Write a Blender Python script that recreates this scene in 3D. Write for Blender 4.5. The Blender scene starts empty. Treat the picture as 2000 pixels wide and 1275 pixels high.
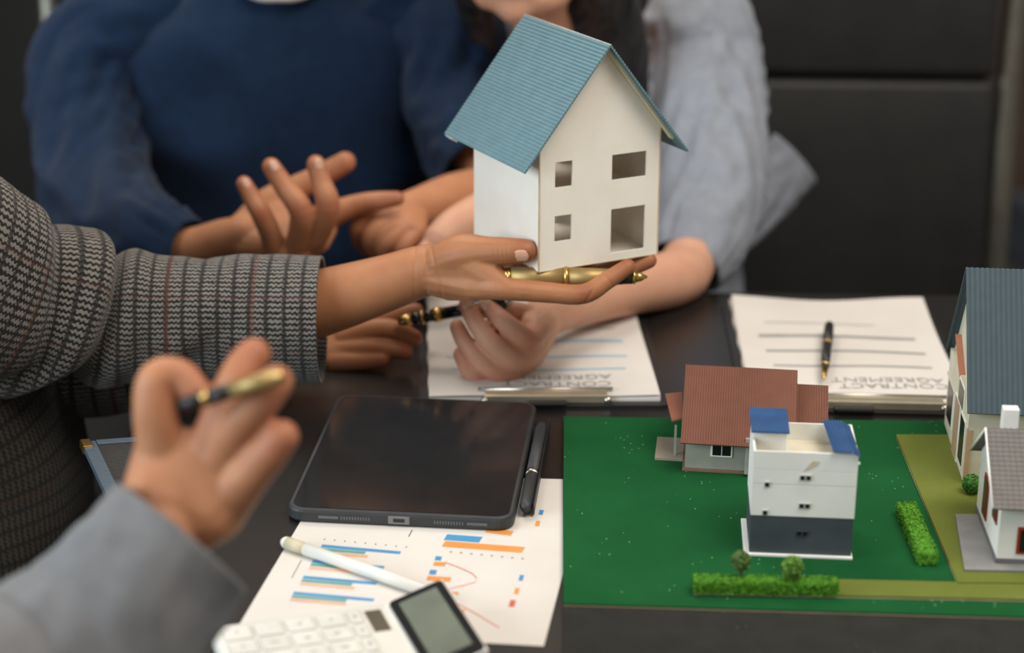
import bpy, bmesh, math, random
import numpy as np
from mathutils import Vector, Matrix, noise
random.seed(7); RNG = np.random.default_rng(7)
SC = bpy.context.scene; COL = SC.collection
PI = math.pi

# ------------------------------------------------------------------ camera, light, exposure
# metres; the table top is z = 0, the floor z = -0.74, +y leads away from the camera
FPX, PITCH, ROLL, EYE = 4050.0, math.radians(19.3), math.radians(0.7), Vector((0, 0, 0.69))
FWD = Vector((0, math.cos(PITCH), -math.sin(PITCH)))
_U = Vector((0, math.sin(PITCH), math.cos(PITCH))); _R = Vector((1, 0, 0))
RIGHT = _R * math.cos(ROLL) + _U * math.sin(ROLL)
UP = _U * math.cos(ROLL) - _R * math.sin(ROLL)
cd = bpy.data.cameras.new('camera'); cam = bpy.data.objects.new('camera', cd); COL.objects.link(cam)
cam.matrix_world = Matrix(((RIGHT.x, UP.x, -FWD.x, EYE.x), (RIGHT.y, UP.y, -FWD.y, EYE.y), (RIGHT.z, UP.z, -FWD.z, EYE.z), (0, 0, 0, 1)))
cd.sensor_width = 36; cd.lens = 36 * FPX / 2000; cd.clip_start = .05
cd.dof.use_dof = True; cd.dof.focus_distance = 1.70; cd.dof.aperture_fstop = 3.1
SC.camera = cam
SC.view_settings.view_transform = 'Standard'; SC.view_settings.look = 'None'
SC.view_settings.gamma = 1; SC.view_settings.use_curve_mapping = False
SC.view_settings.exposure = -0.08
W = bpy.data.worlds.new('room_ambient'); SC.world = W; W.use_nodes = True
W.node_tree.nodes['Background'].inputs[0].default_value = (1.0, .955, .90, 1)
W.node_tree.nodes['Background'].inputs[1].default_value = .33
def area(name, loc, target, sx, sy, watts, col):
    l = bpy.data.lights.new(name, 'AREA'); l.shape = 'RECTANGLE'; l.size = sx; l.size_y = sy; l.energy = watts; l.color = col
    o = bpy.data.objects.new(name, l); COL.objects.link(o); o.location = loc
    o.rotation_euler = (Vector(target) - Vector(loc)).to_track_quat('-Z', 'Y').to_euler(); return o
area('window_daylight', (-2.40, .30, 1.0), (0, 1.75, .1), 2.1, 1.4, 84, (.80, .92, 1.0))
area('overhead_area_light', (.82, 1.02, 1.95), (.15, 1.75, .1), 1.4, 1.2, 45, (1.0, .92, .83))
area('overhead_area_light', (-.55, 2.75, 1.95), (0, 1.9, .15), 1.2, .9, 22, (1.0, .92, .82))  # added fill from behind, no known lamp: brightens the held house's rooms

def ray(px, py): return FWD + RIGHT * ((px - 1000) / FPX) - UP * ((py - 637.5) / FPX)
def G(px, py, z=0.0):            # point at height z
    v = ray(px, py); return EYE + v * ((z - EYE.z) / v.z)
def D(px, py, y):                # point at distance y into the room
    v = ray(px, py); return EYE + v * (y / v.y)

# ------------------------------------------------------------------ materials
def lin(c):
    return tuple(((x / 255) / 12.92 if x / 255 <= .04045 else ((x / 255 + .055) / 1.055) ** 2.4) for x in c) + (1,)
MATS = {}
def mat(name, col, rough=.6, col2=None, scale=40, bump=0, bscale=None, metal=0, spec=.5, sss=0, coat=0, detail=3, stretch=None, alpha=None):
    if name in MATS: return MATS[name]
    m = bpy.data.materials.new(name); m.use_nodes = True; nt = m.node_tree; b = nt.nodes['Principled BSDF']
    b.inputs['Roughness'].default_value = rough; b.inputs['Metallic'].default_value = metal
    b.inputs['Specular IOR Level'].default_value = spec; b.inputs['Coat Weight'].default_value = coat
    if sss:
        b.inputs['Subsurface Weight'].default_value = sss; b.inputs['Subsurface Radius'].default_value = (1, .35, .2); b.inputs['Subsurface Scale'].default_value = .004
    tc = nt.nodes.new('ShaderNodeTexCoord'); src = tc.outputs['Object']
    if stretch:
        mp = nt.nodes.new('ShaderNodeMapping'); mp.inputs['Scale'].default_value = stretch; nt.links.new(src, mp.inputs[0]); src = mp.outputs[0]
    nz = nt.nodes.new('ShaderNodeTexNoise'); nz.inputs['Scale'].default_value = scale; nz.inputs['Detail'].default_value = detail
    nt.links.new(src, nz.inputs['Vector'])
    if col2 is None: col2 = tuple(x * .93 for x in col)
    mx = nt.nodes.new('ShaderNodeMix'); mx.data_type = 'RGBA'
    mx.inputs[6].default_value = lin(col); mx.inputs[7].default_value = lin(col2)
    rp = nt.nodes.new('ShaderNodeMapRange'); rp.inputs[1].default_value = .35; rp.inputs[2].default_value = .65
    nt.links.new(nz.outputs['Fac'], rp.inputs[0]); nt.links.new(rp.outputs[0], mx.inputs[0]); nt.links.new(mx.outputs[2], b.inputs['Base Color'])
    if bump:
        bp = nt.nodes.new('ShaderNodeBump'); bp.inputs['Strength'].default_value = bump; bp.inputs['Distance'].default_value = .001
        n2 = nt.nodes.new('ShaderNodeTexNoise'); n2.inputs['Scale'].default_value = bscale or scale * 4; n2.inputs['Detail'].default_value = 2
        nt.links.new(src, n2.inputs['Vector']); nt.links.new(n2.outputs['Fac'], bp.inputs['Height']); nt.links.new(bp.outputs[0], b.inputs['Normal'])
    MATS[name] = m; return m
class X:                          # tiny arithmetic on shader sockets
    def __init__(s, nt, so): s.nt, s.so = nt, so
    def op(s, o, other=None, third=None):
        n = s.nt.nodes.new('ShaderNodeMath'); n.operation = o; s.nt.links.new(s.so, n.inputs[0])
        for i, v in ((1, other), (2, third)):
            if v is None: continue
            if isinstance(v, X): s.nt.links.new(v.so, n.inputs[i])
            else: n.inputs[i].default_value = v
        return X(s.nt, n.outputs[0])
    def __add__(s, o): return s.op('ADD', o)
    def __sub__(s, o): return s.op('SUBTRACT', o)
    def __mul__(s, o): return s.op('MULTIPLY', o)
    def sin(s): return s.op('SINE')
    def gt(s, o): return s.op('GREATER_THAN', o)
    def max(s, o): return s.op('MAXIMUM', o)
    def clamp(s): return s.op('MAXIMUM', 0.).op('MINIMUM', 1.)
def mixc(nt, fac, a, b):
    n = nt.nodes.new('ShaderNodeMix'); n.data_type = 'RGBA'; nt.links.new(fac.so, n.inputs[0])
    for i, c in ((6, a), (7, b)):
        if isinstance(c, tuple): n.inputs[i].default_value = lin(c)
        else: nt.links.new(c, n.inputs[i])
    return n.outputs[2]
def new_nt(name, rough, spec=.3):
    m = bpy.data.materials.new(name); m.use_nodes = True; nt = m.node_tree; b = nt.nodes['Principled BSDF']
    b.inputs['Roughness'].default_value = rough; b.inputs['Specular IOR Level'].default_value = spec; MATS[name] = m
    return m, nt, b
def noise_x(nt, scale, vec=None, detail=2):
    n = nt.nodes.new('ShaderNodeTexNoise'); n.inputs['Scale'].default_value = scale; n.inputs['Detail'].default_value = detail
    if vec is None:
        tc = nt.nodes.new('ShaderNodeTexCoord'); vec = tc.outputs['Object']
    nt.links.new(vec, n.inputs['Vector']); return X(nt, n.outputs['Fac'])
def bump_to(nt, b, h, strength, dist=.001):
    bp = nt.nodes.new('ShaderNodeBump'); bp.inputs['Strength'].default_value = strength; bp.inputs['Distance'].default_value = dist
    nt.links.new(h.so, bp.inputs['Height']); nt.links.new(bp.outputs[0], b.inputs['Normal'])
def tweed_material(name, dark, light, red):
    m, nt, b = new_nt(name, .95, .15)
    tc = nt.nodes.new('ShaderNodeTexCoord'); sp = nt.nodes.new('ShaderNodeSeparateXYZ'); nt.links.new(tc.outputs['UV'], sp.inputs[0])
    wob = noise_x(nt, 260, detail=3) - .5
    u = X(nt, sp.outputs[0]) + wob * .0034; v = X(nt, sp.outputs[1]) + wob * .0030
    zig = (v * (2 * PI / .0042)).sin() * .13
    rows = ((u * (1 / .0054) + zig) * (2 * PI)).sin()
    light_f = (rows * 1.3 + .62).clamp()
    colm = ((v + (u * (2 * PI / .0054)).sin() * .0009) * (2 * PI / .0150)).sin().op('SUBTRACT', .62)
    colm = (colm * 5.0).clamp()
    rowm = (((u * (2 * PI / .054)).sin() - .955) * 14).clamp()
    nzl = noise_x(nt, 900, detail=1)
    f = (light_f * (nzl * .9 + .45)) * (X(nt, colm.so) * -.85 + 1.0)
    base = mixc(nt, f.clamp(), dark, light)
    redm = ((((v + .012) * (2 * PI / .077)).sin() - .982) * 60).clamp().max(rowm * .7) * (noise_x(nt, 500) * .8 + .1)
    nt.links.new(mixc(nt, redm.clamp(), base, red), b.inputs['Base Color'])
    b.inputs['Sheen Weight'].default_value = .15
    bump_to(nt, b, f + nzl * .6, .55, .0012)
    return m
def cloth_material(name, c1, c2, thread=.0011, rough=.9, sheen=.1):
    m, nt, b = new_nt(name, rough, .2)
    tc = nt.nodes.new('ShaderNodeTexCoord'); sp = nt.nodes.new('ShaderNodeSeparateXYZ'); nt.links.new(tc.outputs['UV'], sp.inputs[0])
    th = (X(nt, sp.outputs[0]) * (2 * PI / thread)).sin() * (X(nt, sp.outputs[1]) * (2 * PI / thread)).sin()
    f = noise_x(nt, 60, detail=4)
    nt.links.new(mixc(nt, ((f - .3) * 2.2 + th * .12).clamp(), c1, c2), b.inputs['Base Color'])
    b.inputs['Sheen Weight'].default_value = sheen
    bump_to(nt, b, th + f * 2, .2, .0006)
    return m
def skin_material(name, base, deep):
    m, nt, b = new_nt(name, .52, .35)
    at = nt.nodes.new('ShaderNodeAttribute'); at.attribute_name = 'flush'
    f = noise_x(nt, 55, detail=4); fine = noise_x(nt, 420, detail=3)
    k = (X(nt, at.outputs['Fac']) * .75 + (f - .5) * .7 + .12).clamp()
    nt.links.new(mixc(nt, k, base, deep), b.inputs['Base Color'])
    b.inputs['Subsurface Weight'].default_value = .12; b.inputs['Subsurface Radius'].default_value = (1, .35, .2); b.inputs['Subsurface Scale'].default_value = .004
    bump_to(nt, b, fine + f * .5, .12, .0012)
    return m
def speckled(name, c1, c2, spot, thr, scale, rough=.95, bscale=900):
    m, nt, b = new_nt(name, rough, .15)
    f = noise_x(nt, scale, detail=5); fine = noise_x(nt, bscale, detail=2); sp = noise_x(nt, 210, detail=0)
    vo = nt.nodes.new('ShaderNodeTexVoronoi'); vo.inputs['Scale'].default_value = 150
    tc = nt.nodes.new('ShaderNodeTexCoord'); nt.links.new(tc.outputs['Object'], vo.inputs['Vector'])
    dots = (X(nt, vo.outputs['Distance']) * -1 + thr).gt(0.) * (noise_x(nt, 23, detail=2).gt(.56))
    base = mixc(nt, ((f - .3) * 1.6 + (fine - .5) * .8).clamp(), c1, c2)
    nt.links.new(mixc(nt, dots, base, spot), b.inputs['Base Color'])
    bump_to(nt, b, fine, .5, .0008)
    return m
def ribbed_roof(name, c1, c2, pu, pv, amount=.5, rough=.75):
    m, nt, b = new_nt(name, rough, .3)
    tc = nt.nodes.new('ShaderNodeTexCoord'); sp = nt.nodes.new('ShaderNodeSeparateXYZ'); nt.links.new(tc.outputs['UV'], sp.inputs[0])
    u = X(nt, sp.outputs[0]); v = X(nt, sp.outputs[1])
    t = ((u * (2 * PI / pu) + (v * (2 * PI / pv)).sin() * .9).sin() * .5 + .5)
    f = noise_x(nt, 90, detail=4)
    nt.links.new(mixc(nt, (t * amount + (f - .5) * .6 + .2).clamp(), c1, c2), b.inputs['Base Color'])
    bump_to(nt, b, t, .35, .0006)
    return m

TWEED = tweed_material('houndstooth_tweed', (35, 34, 32), (130, 125, 118), (100, 54, 42))
TWEED_SHADED = tweed_material('tweed_painted_shade', (34, 32, 29), (66, 62, 56), (70, 44, 36))  # same jacket tweed darkened in colour; the shade on the body is painted in
NAVY = cloth_material('navy_knit', (10, 30, 54), (14, 37, 64), .002)
GREY_SUIT = cloth_material('grey_suiting', (116, 117, 119), (104, 105, 108))
SHIRT = cloth_material('pale_grey_cotton', (144, 149, 158), (130, 135, 145))
SKIN_A = skin_material('skin_tan', (170, 115, 78), (142, 82, 56))
SKIN_C = skin_material('skin_warm', (188, 132, 96), (158, 94, 68))
SKIN_B = skin_material('skin_rose', (210, 160, 132), (186, 122, 98))
NAIL = mat('fingernail', (206, 158, 132), .35, spec=.5)
HAIR = mat('black_hair', (22, 20, 19), .45, (34, 31, 29), 80, .5, 300, stretch=(1, 1, .05))
LIP = mat('lip', (176, 88, 78), .4)
BLACK = mat('black_plastic', (26, 26, 27), .42, (32, 32, 33), 30, .05, 600)
BLACKGLOSS = mat('black_gloss', (14, 14, 15), .12, spec=.5)
RUBBER = mat('dark_case', (48, 49, 51), .55, (42, 43, 45), 60, .1, 900)
GOLD = mat('brushed_gold', (206, 172, 108), .28, (186, 150, 88), 60, metal=1)
BRASS = mat('satin_brass', (172, 148, 98), .5, (160, 134, 86), 60, metal=.75)
STEEL = mat('polished_steel', (200, 196, 186), .25, metal=1)
WARMSTEEL = mat('clip_steel', (214, 202, 176), .38, metal=.8)
ALU = mat('brushed_aluminium', (112, 109, 99), .38, metal=.8)
PAPER = mat('white_paper', (211, 206, 199), .85, (206, 200, 192), 12, .08, 300)
CARD = mat('ivory_card', (240, 235, 224), .8, (235, 228, 215), 25, .1, 400)
CARD_EDGE = mat('cut_card_edge', (206, 184, 150), .85, (190, 166, 130), 60)
WHITE_PL = mat('white_plastic', (222, 220, 212), .4, (214, 212, 204), 20)
MODEL_WHITE = mat('model_white', (240, 240, 234), .6, (232, 232, 226), 30, .1, 200)
MODEL_SLATE = mat('model_slate', (70, 78, 84), .6, (62, 69, 76), 40, .1, 200)
MODEL_GREY = mat('model_grey_wall', (158, 158, 144), .7, (142, 142, 130), 40)
MODEL_CREAM = mat('model_cream_wall', (214, 208, 186), .7, (202, 194, 170), 40)
DARKWIN = mat('dark_window', (24, 22, 22), .3)
RED = mat('red_paint', (158, 58, 38), .5, (140, 48, 32), 60)
BLUE = mat('blue_paint', (32, 76, 126), .5, (26, 66, 112), 60, .1, 300)
ROOF_TEAL = ribbed_roof('teal_roof', (76, 106, 116), (112, 140, 146), .0034, .0022, .7)
ROOF_BROWN = ribbed_roof('brown_roof', (98, 60, 46), (120, 77, 61), 10., .0021, .8)
ROOF_SLATE = ribbed_roof('slate_roof', (54, 68, 75), (70, 84, 90), 10., .0042, .8)
ROOF_GREY = ribbed_roof('grey_tile_roof', (94, 90, 88), (124, 118, 114), .0042, .0022, .7)
GREENFELT = speckled('green_felt', (16, 76, 37), (22, 89, 45), (120, 170, 130), .10, 14)
OLIVE = speckled('olive_felt', (98, 108, 46), (116, 124, 58), (140, 146, 80), .05, 16)
ASPHALT = speckled('asphalt_felt', (41, 41, 39), (50, 50, 47), (140, 138, 132), .06, 40)
LEAF = mat('lime_foam', (104, 168, 40), .9, (72, 132, 30), 260)
LEAF2 = mat('olive_foam', (112, 140, 72), .9, (82, 108, 54), 260)
BARK = mat('brown_twig', (84, 58, 44), .9, (60, 42, 32), 300)
TABLE = mat('black_table', (34, 31, 29), .3, (28, 26, 25), 3, .03, 200, spec=.45, stretch=(.2, 3, 1))
LEATHER = mat('black_leather', (34, 33, 32), .5, (28, 27, 27), 18, .35, 260, spec=.4)
INK = mat('grey_print', (150, 148, 144), .8); INKBLUE = mat('blue_rule', (150, 186, 210), .8, (138, 176, 202), 30)
INKDARK = mat('dark_print', (92, 90, 88), .8); PRINTNAVY = mat('navy_print', (52, 88, 136), .8)
CB = mat('chart_blue', (66, 142, 192), .8); CG = mat('chart_green', (96, 156, 150), .8); CO = mat('chart_orange', (222, 144, 66), .8)
CS = mat('chart_salmon', (226, 170, 138), .8); CR = mat('chart_red', (206, 96, 74), .8)
LCD = mat('lcd_glass', (112, 118, 104), .22, (100, 106, 94), 20)
SOLAR = mat('solar_cell', (96, 88, 74), .2)

# ------------------------------------------------------------------ mesh helpers
def link(o, parent=None, label=None, cat=None, group=None, kind=None):
    COL.objects.link(o)
    if parent is not None:
        o.parent = parent
        if parent.parent is None: o.matrix_parent_inverse = Matrix.Translation(-parent.location)
    for k, v in (('label', label), ('category', cat), ('group', group), ('kind', kind)):
        if v: o[k] = v
    return o
def mk(name, verts, faces, m, parent=None, smooth=False, uv=None, **kw):
    me = bpy.data.meshes.new(name); me.from_pydata([tuple(v) for v in verts], [], faces); me.update()
    if smooth: me.polygons.foreach_set('use_smooth', [True] * len(me.polygons))
    if uv is not None:
        l = me.uv_layers.new(name='UVMap'); a = np.array(uv, dtype=np.float32)
        idx = np.empty(len(me.loops), dtype=np.int32); me.loops.foreach_get('vertex_index', idx)
        l.data.foreach_set('uv', a[idx].ravel())
    me.materials.append(m); return link(bpy.data.objects.new(name, me), parent, **kw)
def from_bm(name, bm, m, parent=None, smooth=False, **kw):
    bmesh.ops.recalc_face_normals(bm, faces=bm.faces)
    me = bpy.data.meshes.new(name); bm.to_mesh(me); bm.free()
    if smooth: me.polygons.foreach_set('use_smooth', [True] * len(me.polygons))
    me.materials.append(m); return link(bpy.data.objects.new(name, me), parent, **kw)
def thing(name, loc, label, cat, group=None):
    o = bpy.data.objects.new(name, None); o.empty_display_size = .05; o.location = loc
    return link(o, None, label, cat, group)
class Fr:                         # a local frame: origin + three axes
    def __init__(s, o, ex, ey=None, ez=None):
        s.o = Vector(o); s.x = Vector(ex).normalized()
        s.z = Vector(ez).normalized() if ez is not None else Vector((0, 0, 1))
        s.y = Vector(ey).normalized() if ey is not None else s.z.cross(s.x).normalized()
    def __call__(s, x, y, z): return s.o + s.x * x + s.y * y + s.z * z
    def m(s): return Matrix(((s.x.x, s.y.x, s.z.x, s.o.x), (s.x.y, s.y.y, s.z.y, s.o.y), (s.x.z, s.y.z, s.z.z, s.o.z), (0, 0, 0, 1)))
WORLD = Fr((0, 0, 0), (1, 0, 0))
def add_box(bm, fr, a, b, bevel=0, seg=2):
    r = bmesh.ops.create_cube(bm, size=1); vs = r['verts']
    for v in vs:
        v.co = fr(a[0] + (v.co.x + .5) * (b[0] - a[0]), a[1] + (v.co.y + .5) * (b[1] - a[1]), a[2] + (v.co.z + .5) * (b[2] - a[2]))
    if bevel:
        es = {e for v in vs for e in v.link_edges}
        bmesh.ops.bevel(bm, geom=list(es), offset=bevel, segments=seg, profile=.5, affect='EDGES')
def box(name, fr, a, b, m, parent=None, bevel=0, seg=2, smooth=False, **kw):
    bm = bmesh.new(); add_box(bm, fr, a, b, bevel, seg); return from_bm(name, bm, m, parent, smooth, **kw)
def prism(name, fr, poly, z0, z1, m, parent=None, **kw):      # polygon in local x,y extruded in z
    n = len(poly); vs = [fr(x, y, z0) for x, y in poly] + [fr(x, y, z1) for x, y in poly]
    fs = [tuple(range(n))[::-1], tuple(range(n, 2 * n))] + [(i, (i + 1) % n, n + (i + 1) % n, n + i) for i in range(n)]
    bm = bmesh.new(); vv = [bm.verts.new(v) for v in vs]
    for f in fs: bm.faces.new([vv[i] for i in f])
    return from_bm(name, bm, m, parent, **kw)
def hexa(name, p, m, parent=None, **kw):                      # 8 corners: bottom 4, top 4
    bm = bmesh.new(); v = [bm.verts.new(q) for q in p]
    for f in ((3, 2, 1, 0), (4, 5, 6, 7), (0, 1, 5, 4), (1, 2, 6, 5), (2, 3, 7, 6), (3, 0, 4, 7)): bm.faces.new([v[i] for i in f])
    return from_bm(name, bm, m, parent, **kw)
def rrect(w, h, r, n=6, x0=0, y0=0):
    out = []
    for cx, cy, a in ((w - r, r, -90), (w - r, h - r, 0), (r, h - r, 90), (r, r, 180)):
        for i in range(n + 1):
            t = math.radians(a + 90 * i / n); out.append((x0 + cx + r * math.cos(t), y0 + cy + r * math.sin(t)))
    return out
def lathe(name, p0, p1, prof, m, parent=None, n=20, **kw):    # prof: (t 0..1 along axis, radius)
    p0 = Vector(p0); ax = Vector(p1) - p0; L = ax.length; d = ax.normalized()
    a = d.orthogonal().normalized(); b = d.cross(a); vs = []; fs = []
    for t, r in prof:
        for i in range(n):
            th = 2 * PI * i / n; vs.append(p0 + ax * t + (a * math.cos(th) + b * math.sin(th)) * max(r, 1e-5))
    for k in range(len(prof) - 1):
        for i in range(n): fs.append((k * n + i, k * n + (i + 1) % n, (k + 1) * n + (i + 1) % n, (k + 1) * n + i))
    fs.append(tuple(range(n))[::-1]); fs.append(tuple(range((len(prof) - 1) * n, len(prof) * n)))
    return mk(name, vs, fs, m, parent, True, **kw)
def catmull(P, k):
    P = [np.array(p, float) for p in P]; out = []
    E = [2 * P[0] - P[1]] + P + [2 * P[-1] - P[-2]]
    for i in range(1, len(E) - 2):
        a, b, c, d = E[i - 1:i + 3]
        for j in range(k):
            t = j / k; out.append(.5 * (2 * b + (c - a) * t + (2 * a - 5 * b + 4 * c - d) * t * t + (3 * b - a - 3 * c + d) * t ** 3))
    out.append(P[-1]); return np.array(out)
def frames(C, up):
    T = np.gradient(C, axis=0); T /= np.linalg.norm(T, axis=1)[:, None] + 1e-12
    n = np.array(up, float); N = []
    for t in T:
        n = n - t * (n @ t); n /= np.linalg.norm(n) + 1e-12; N.append(n.copy())
    N = np.array(N); return T, N, np.cross(T, N)
def tube_arrays(P, R, up=(0, 0, 1), n=14, k=6, caps=3):
    """closed swept body; R entries: r or (r_side, r_up)"""
    R = [(r, r) if not isinstance(r, (tuple, list)) else tuple(r) for r in R]
    Q = catmull([tuple(p) + r for p, r in zip([tuple(Vector(p)) for p in P], R)], k)
    C = Q[:, :3]; ra = np.maximum(Q[:, 3], .0005); rb = np.maximum(Q[:, 4], .0005); T, N, B = frames(C, up)
    rows = []
    for e, s in ((0, -1), (-1, 1)):
        cap = []
        for j in range(caps, 0, -1):
            ph = PI / 2 * j / (caps + .3); r = min(ra[e], rb[e])
            cap.append((C[e] + s * T[e] * r * math.sin(ph), ra[e] * math.cos(ph), rb[e] * math.cos(ph), N[e], B[e]))
        rows.append(cap)
    body = [(C[i], ra[i], rb[i], N[i], B[i]) for i in range(len(C))]
    allr = rows[0] + body + rows[1][::-1]
    th = np.arange(n) * 2 * PI / n; V = []
    for c, a, b, nn, bb in allr: V.append(c + np.outer(np.cos(th) * a, bb) + np.outer(np.sin(th) * b, nn))
    m = len(allr); V = np.concatenate(V); F = []
    for r in range(m - 1):
        for i in range(n): F.append((r * n + i, r * n + (i + 1) % n, (r + 1) * n + (i + 1) % n, (r + 1) * n + i))
    F.append(tuple(range(n))[::-1]); F.append(tuple(range((m - 1) * n, m * n)))
    return V, F
def hull_arrays(pts):
    """convex hull of spheres (x, y, z, r)"""
    bm = bmesh.new()
    for p, r in pts:
        for v in bmesh.ops.create_icosphere(bm, subdivisions=2, radius=r)['verts']: v.co += Vector(p)
    h = bmesh.ops.convex_hull(bm, input=bm.verts)
    bmesh.ops.delete(bm, geom=[g for g in h['geom_interior'] if isinstance(g, bmesh.types.BMVert)], context='VERTS')
    bm.verts.index_update(); V = np.array([v.co[:] for v in bm.verts]); F = [tuple(v.index for v in f.verts) for f in bm.faces]; bm.free()
    return V, F
def ellipsoid_arrays(c, r, rot=None, n=16):
    V = []; F = []
    M = rot or Matrix.Identity(3)
    for i in range(1, n):
        ph = PI * i / n
        for j in range(2 * n):
            th = PI * j / n
            V.append(tuple(Vector(c) + M @ Vector((r[0] * math.sin(ph) * math.cos(th), r[1] * math.sin(ph) * math.sin(th), r[2] * math.cos(ph)))))
    m = 2 * n
    for i in range(n - 2):
        for j in range(m): F.append((i * m + j, i * m + (j + 1) % m, (i + 1) * m + (j + 1) % m, (i + 1) * m + j))
    F.append(tuple(range(m))); F.append(tuple(range((n - 2) * m, (n - 1) * m))[::-1]); return np.array(V), F
def union(pieces, voxel, smooth=5):
    """melt overlapping closed pieces into one continuous skin"""
    vs = []; fs = []
    for V, F in pieces:
        o = len(vs); vs += [tuple(v) for v in V]; fs += [tuple(i + o for i in f) for f in F]
    me = bpy.data.meshes.new('tmp'); me.from_pydata(vs, [], fs); me.update()
    o = bpy.data.objects.new('tmp', me); COL.objects.link(o)
    r = o.modifiers.new('r', 'REMESH'); r.mode = 'VOXEL'; r.voxel_size = voxel
    if smooth: s = o.modifiers.new('s', 'SMOOTH'); s.factor = .5; s.iterations = smooth
    dg = bpy.context.evaluated_depsgraph_get(); e = bpy.data.meshes.new_from_object(o.evaluated_get(dg))
    V = np.empty(len(e.vertices) * 3); e.vertices.foreach_get('co', V); V = V.reshape(-1, 3)
    F = [tuple(p.vertices) for p in e.polygons]
    Nn = np.empty(len(e.vertices) * 3); e.vertices.foreach_get('normal', Nn)
    bpy.data.objects.remove(o); bpy.data.meshes.remove(me); bpy.data.meshes.remove(e)
    return V, F, Nn.reshape(-1, 3)
def groove(V, Nn, p, d, width, depth, reach):
    p = np.array(p); d = np.array(Vector(d).normalized()); q = V - p; t = q @ d; rad = np.linalg.norm(q, axis=1)
    V -= Nn * (depth * np.exp(-(t / width) ** 2) * np.exp(-(rad / reach) ** 4))[:, None]
def tube_surface(name, P, R, m, parent, up=(0, 0, 1), n=64, k=14, fold=None, thick=.002, hem=None, **kw):
    """open garment tube with metric UVs, folds and cloth thickness"""
    R = [(r, r) if not isinstance(r, (tuple, list)) else tuple(r) for r in R]
    Q = catmull([tuple(Vector(p)) + r for p, r in zip(P, R)], k)
    C = Q[:, :3]; T, N, B = frames(C, up); S = np.r_[0, np.cumsum(np.linalg.norm(np.diff(C, axis=0), axis=1))]
    V = []; UV = []; F = []; rm = float(np.mean(Q[:, 3:])); seam = PI / 2 if up[1] == 1 else -PI / 2
    for i in range(len(C)):
        for j in range(n + 1):
            th = 2 * PI * j / n + seam; ca, sa = math.cos(th), math.sin(th)
            p = C[i] + B[i] * ca * Q[i, 3] + N[i] * sa * Q[i, 4]
            dirn = B[i] * ca + N[i] * sa
            a = fold(th, S[i], S[-1], p) * min(1, (S[-1] - S[i]) / .03 + .12) if fold else 0
            V.append(p + dirn * a); UV.append(((th - seam) * rm, S[i]))
    w = n + 1
    for i in range(len(C) - 1):
        for j in range(n): F.append((i * w + j, i * w + j + 1, (i + 1) * w + j + 1, (i + 1) * w + j))
    o = mk(name, V, F, m, parent, True, UV, **kw)
    s = o.modifiers.new('cloth_thickness', 'SOLIDIFY'); s.thickness = thick; s.offset = -1
    return o
def nz3(p, s, st=(1, 1, 1)): return noise.noise(Vector((p[0] * s * st[0], p[1] * s * st[1], p[2] * s * st[2])))
def generic_fold(amp, s1=14, s2=34, seed=0):
    def f(th, s, L, p):
        q = (p[0] + seed, p[1], p[2])
        r = 1 - abs(nz3(q, s1)) * 2.2
        return amp * (r * .8 + nz3(q, s2) * .45)
    return f

def crease_fold(amp, a=22, tilt=1.6, c=1.0, seed=0):
    def f(th, s, L, p):
        q = s * a + tilt * math.sin(th + seed); r1 = 1 - 2.4 * abs(noise.noise(Vector((q, c * math.cos(th) + seed, c * math.sin(th)))))
        q2 = s * a * 1.9 - tilt * 1.3 * math.cos(th + seed * 2); r2 = 1 - 2.4 * abs(noise.noise(Vector((q2 + 9, c * 1.5 * math.cos(th), c * 1.5 * math.sin(th) + seed))))
        return amp * (r1 * .85 + r2 * .3 - .3)
    return f

# ------------------------------------------------------------------ people
def chain(pts, yb):                # (px, py, dy, r mm [, r_up mm]) -> points, radii
    return [D(p[0], p[1], yb + p[2]) for p in pts], [p[3] / 1000 if len(p) == 4 else (p[3] / 1000, p[4] / 1000) for p in pts]
def head_pieces(c, face, scale=1.0, neck_to=None):
    """head about 22 cm tall; face: unit direction the face looks"""
    f = Vector(face).normalized(); s = Vector((0, 0, 1)).cross(f).normalized() * -1; u = f.cross(s) * -1
    if u.z < 0: u = -u
    M = Matrix((s, f, u)).transposed(); c = Vector(c); k = scale
    def e(x, y, z, rx, ry, rz): return ellipsoid_arrays(c + M @ Vector((x, y, z)) * k, (rx * k, ry * k, rz * k), M)
    P = [e(0, -.012, .035, .074, .092, .078), e(0, .018, -.03, .058, .066, .072), e(0, .052, -.088, .024, .022, .020),
         e(-.03, .03, -.075, .026, .04, .026), e(.03, .03, -.075, .026, .04, .026), e(0, .088, -.012, .012, .016, .022), e(0, .079, .012, .009, .014, .03),
         e(0, .070, -.052, .024, .013, .009), e(.076, -.005, -.005, .008, .018, .03), e(-.076, -.005, -.005, .008, .018, .03),
         e(.032, .066, .028, .02, .012, .008), e(-.032, .066, .028, .02, .012, .008)]
    if neck_to is not None:
        P.append(tube_arrays([c + M @ Vector((0, -.02, -.03)) * k, (c + M @ Vector((0, -.025, -.10)) * k) * .6 + Vector(neck_to) * .4, neck_to], [.054 * k, .052 * k, .062 * k]))
    return P, M
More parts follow.
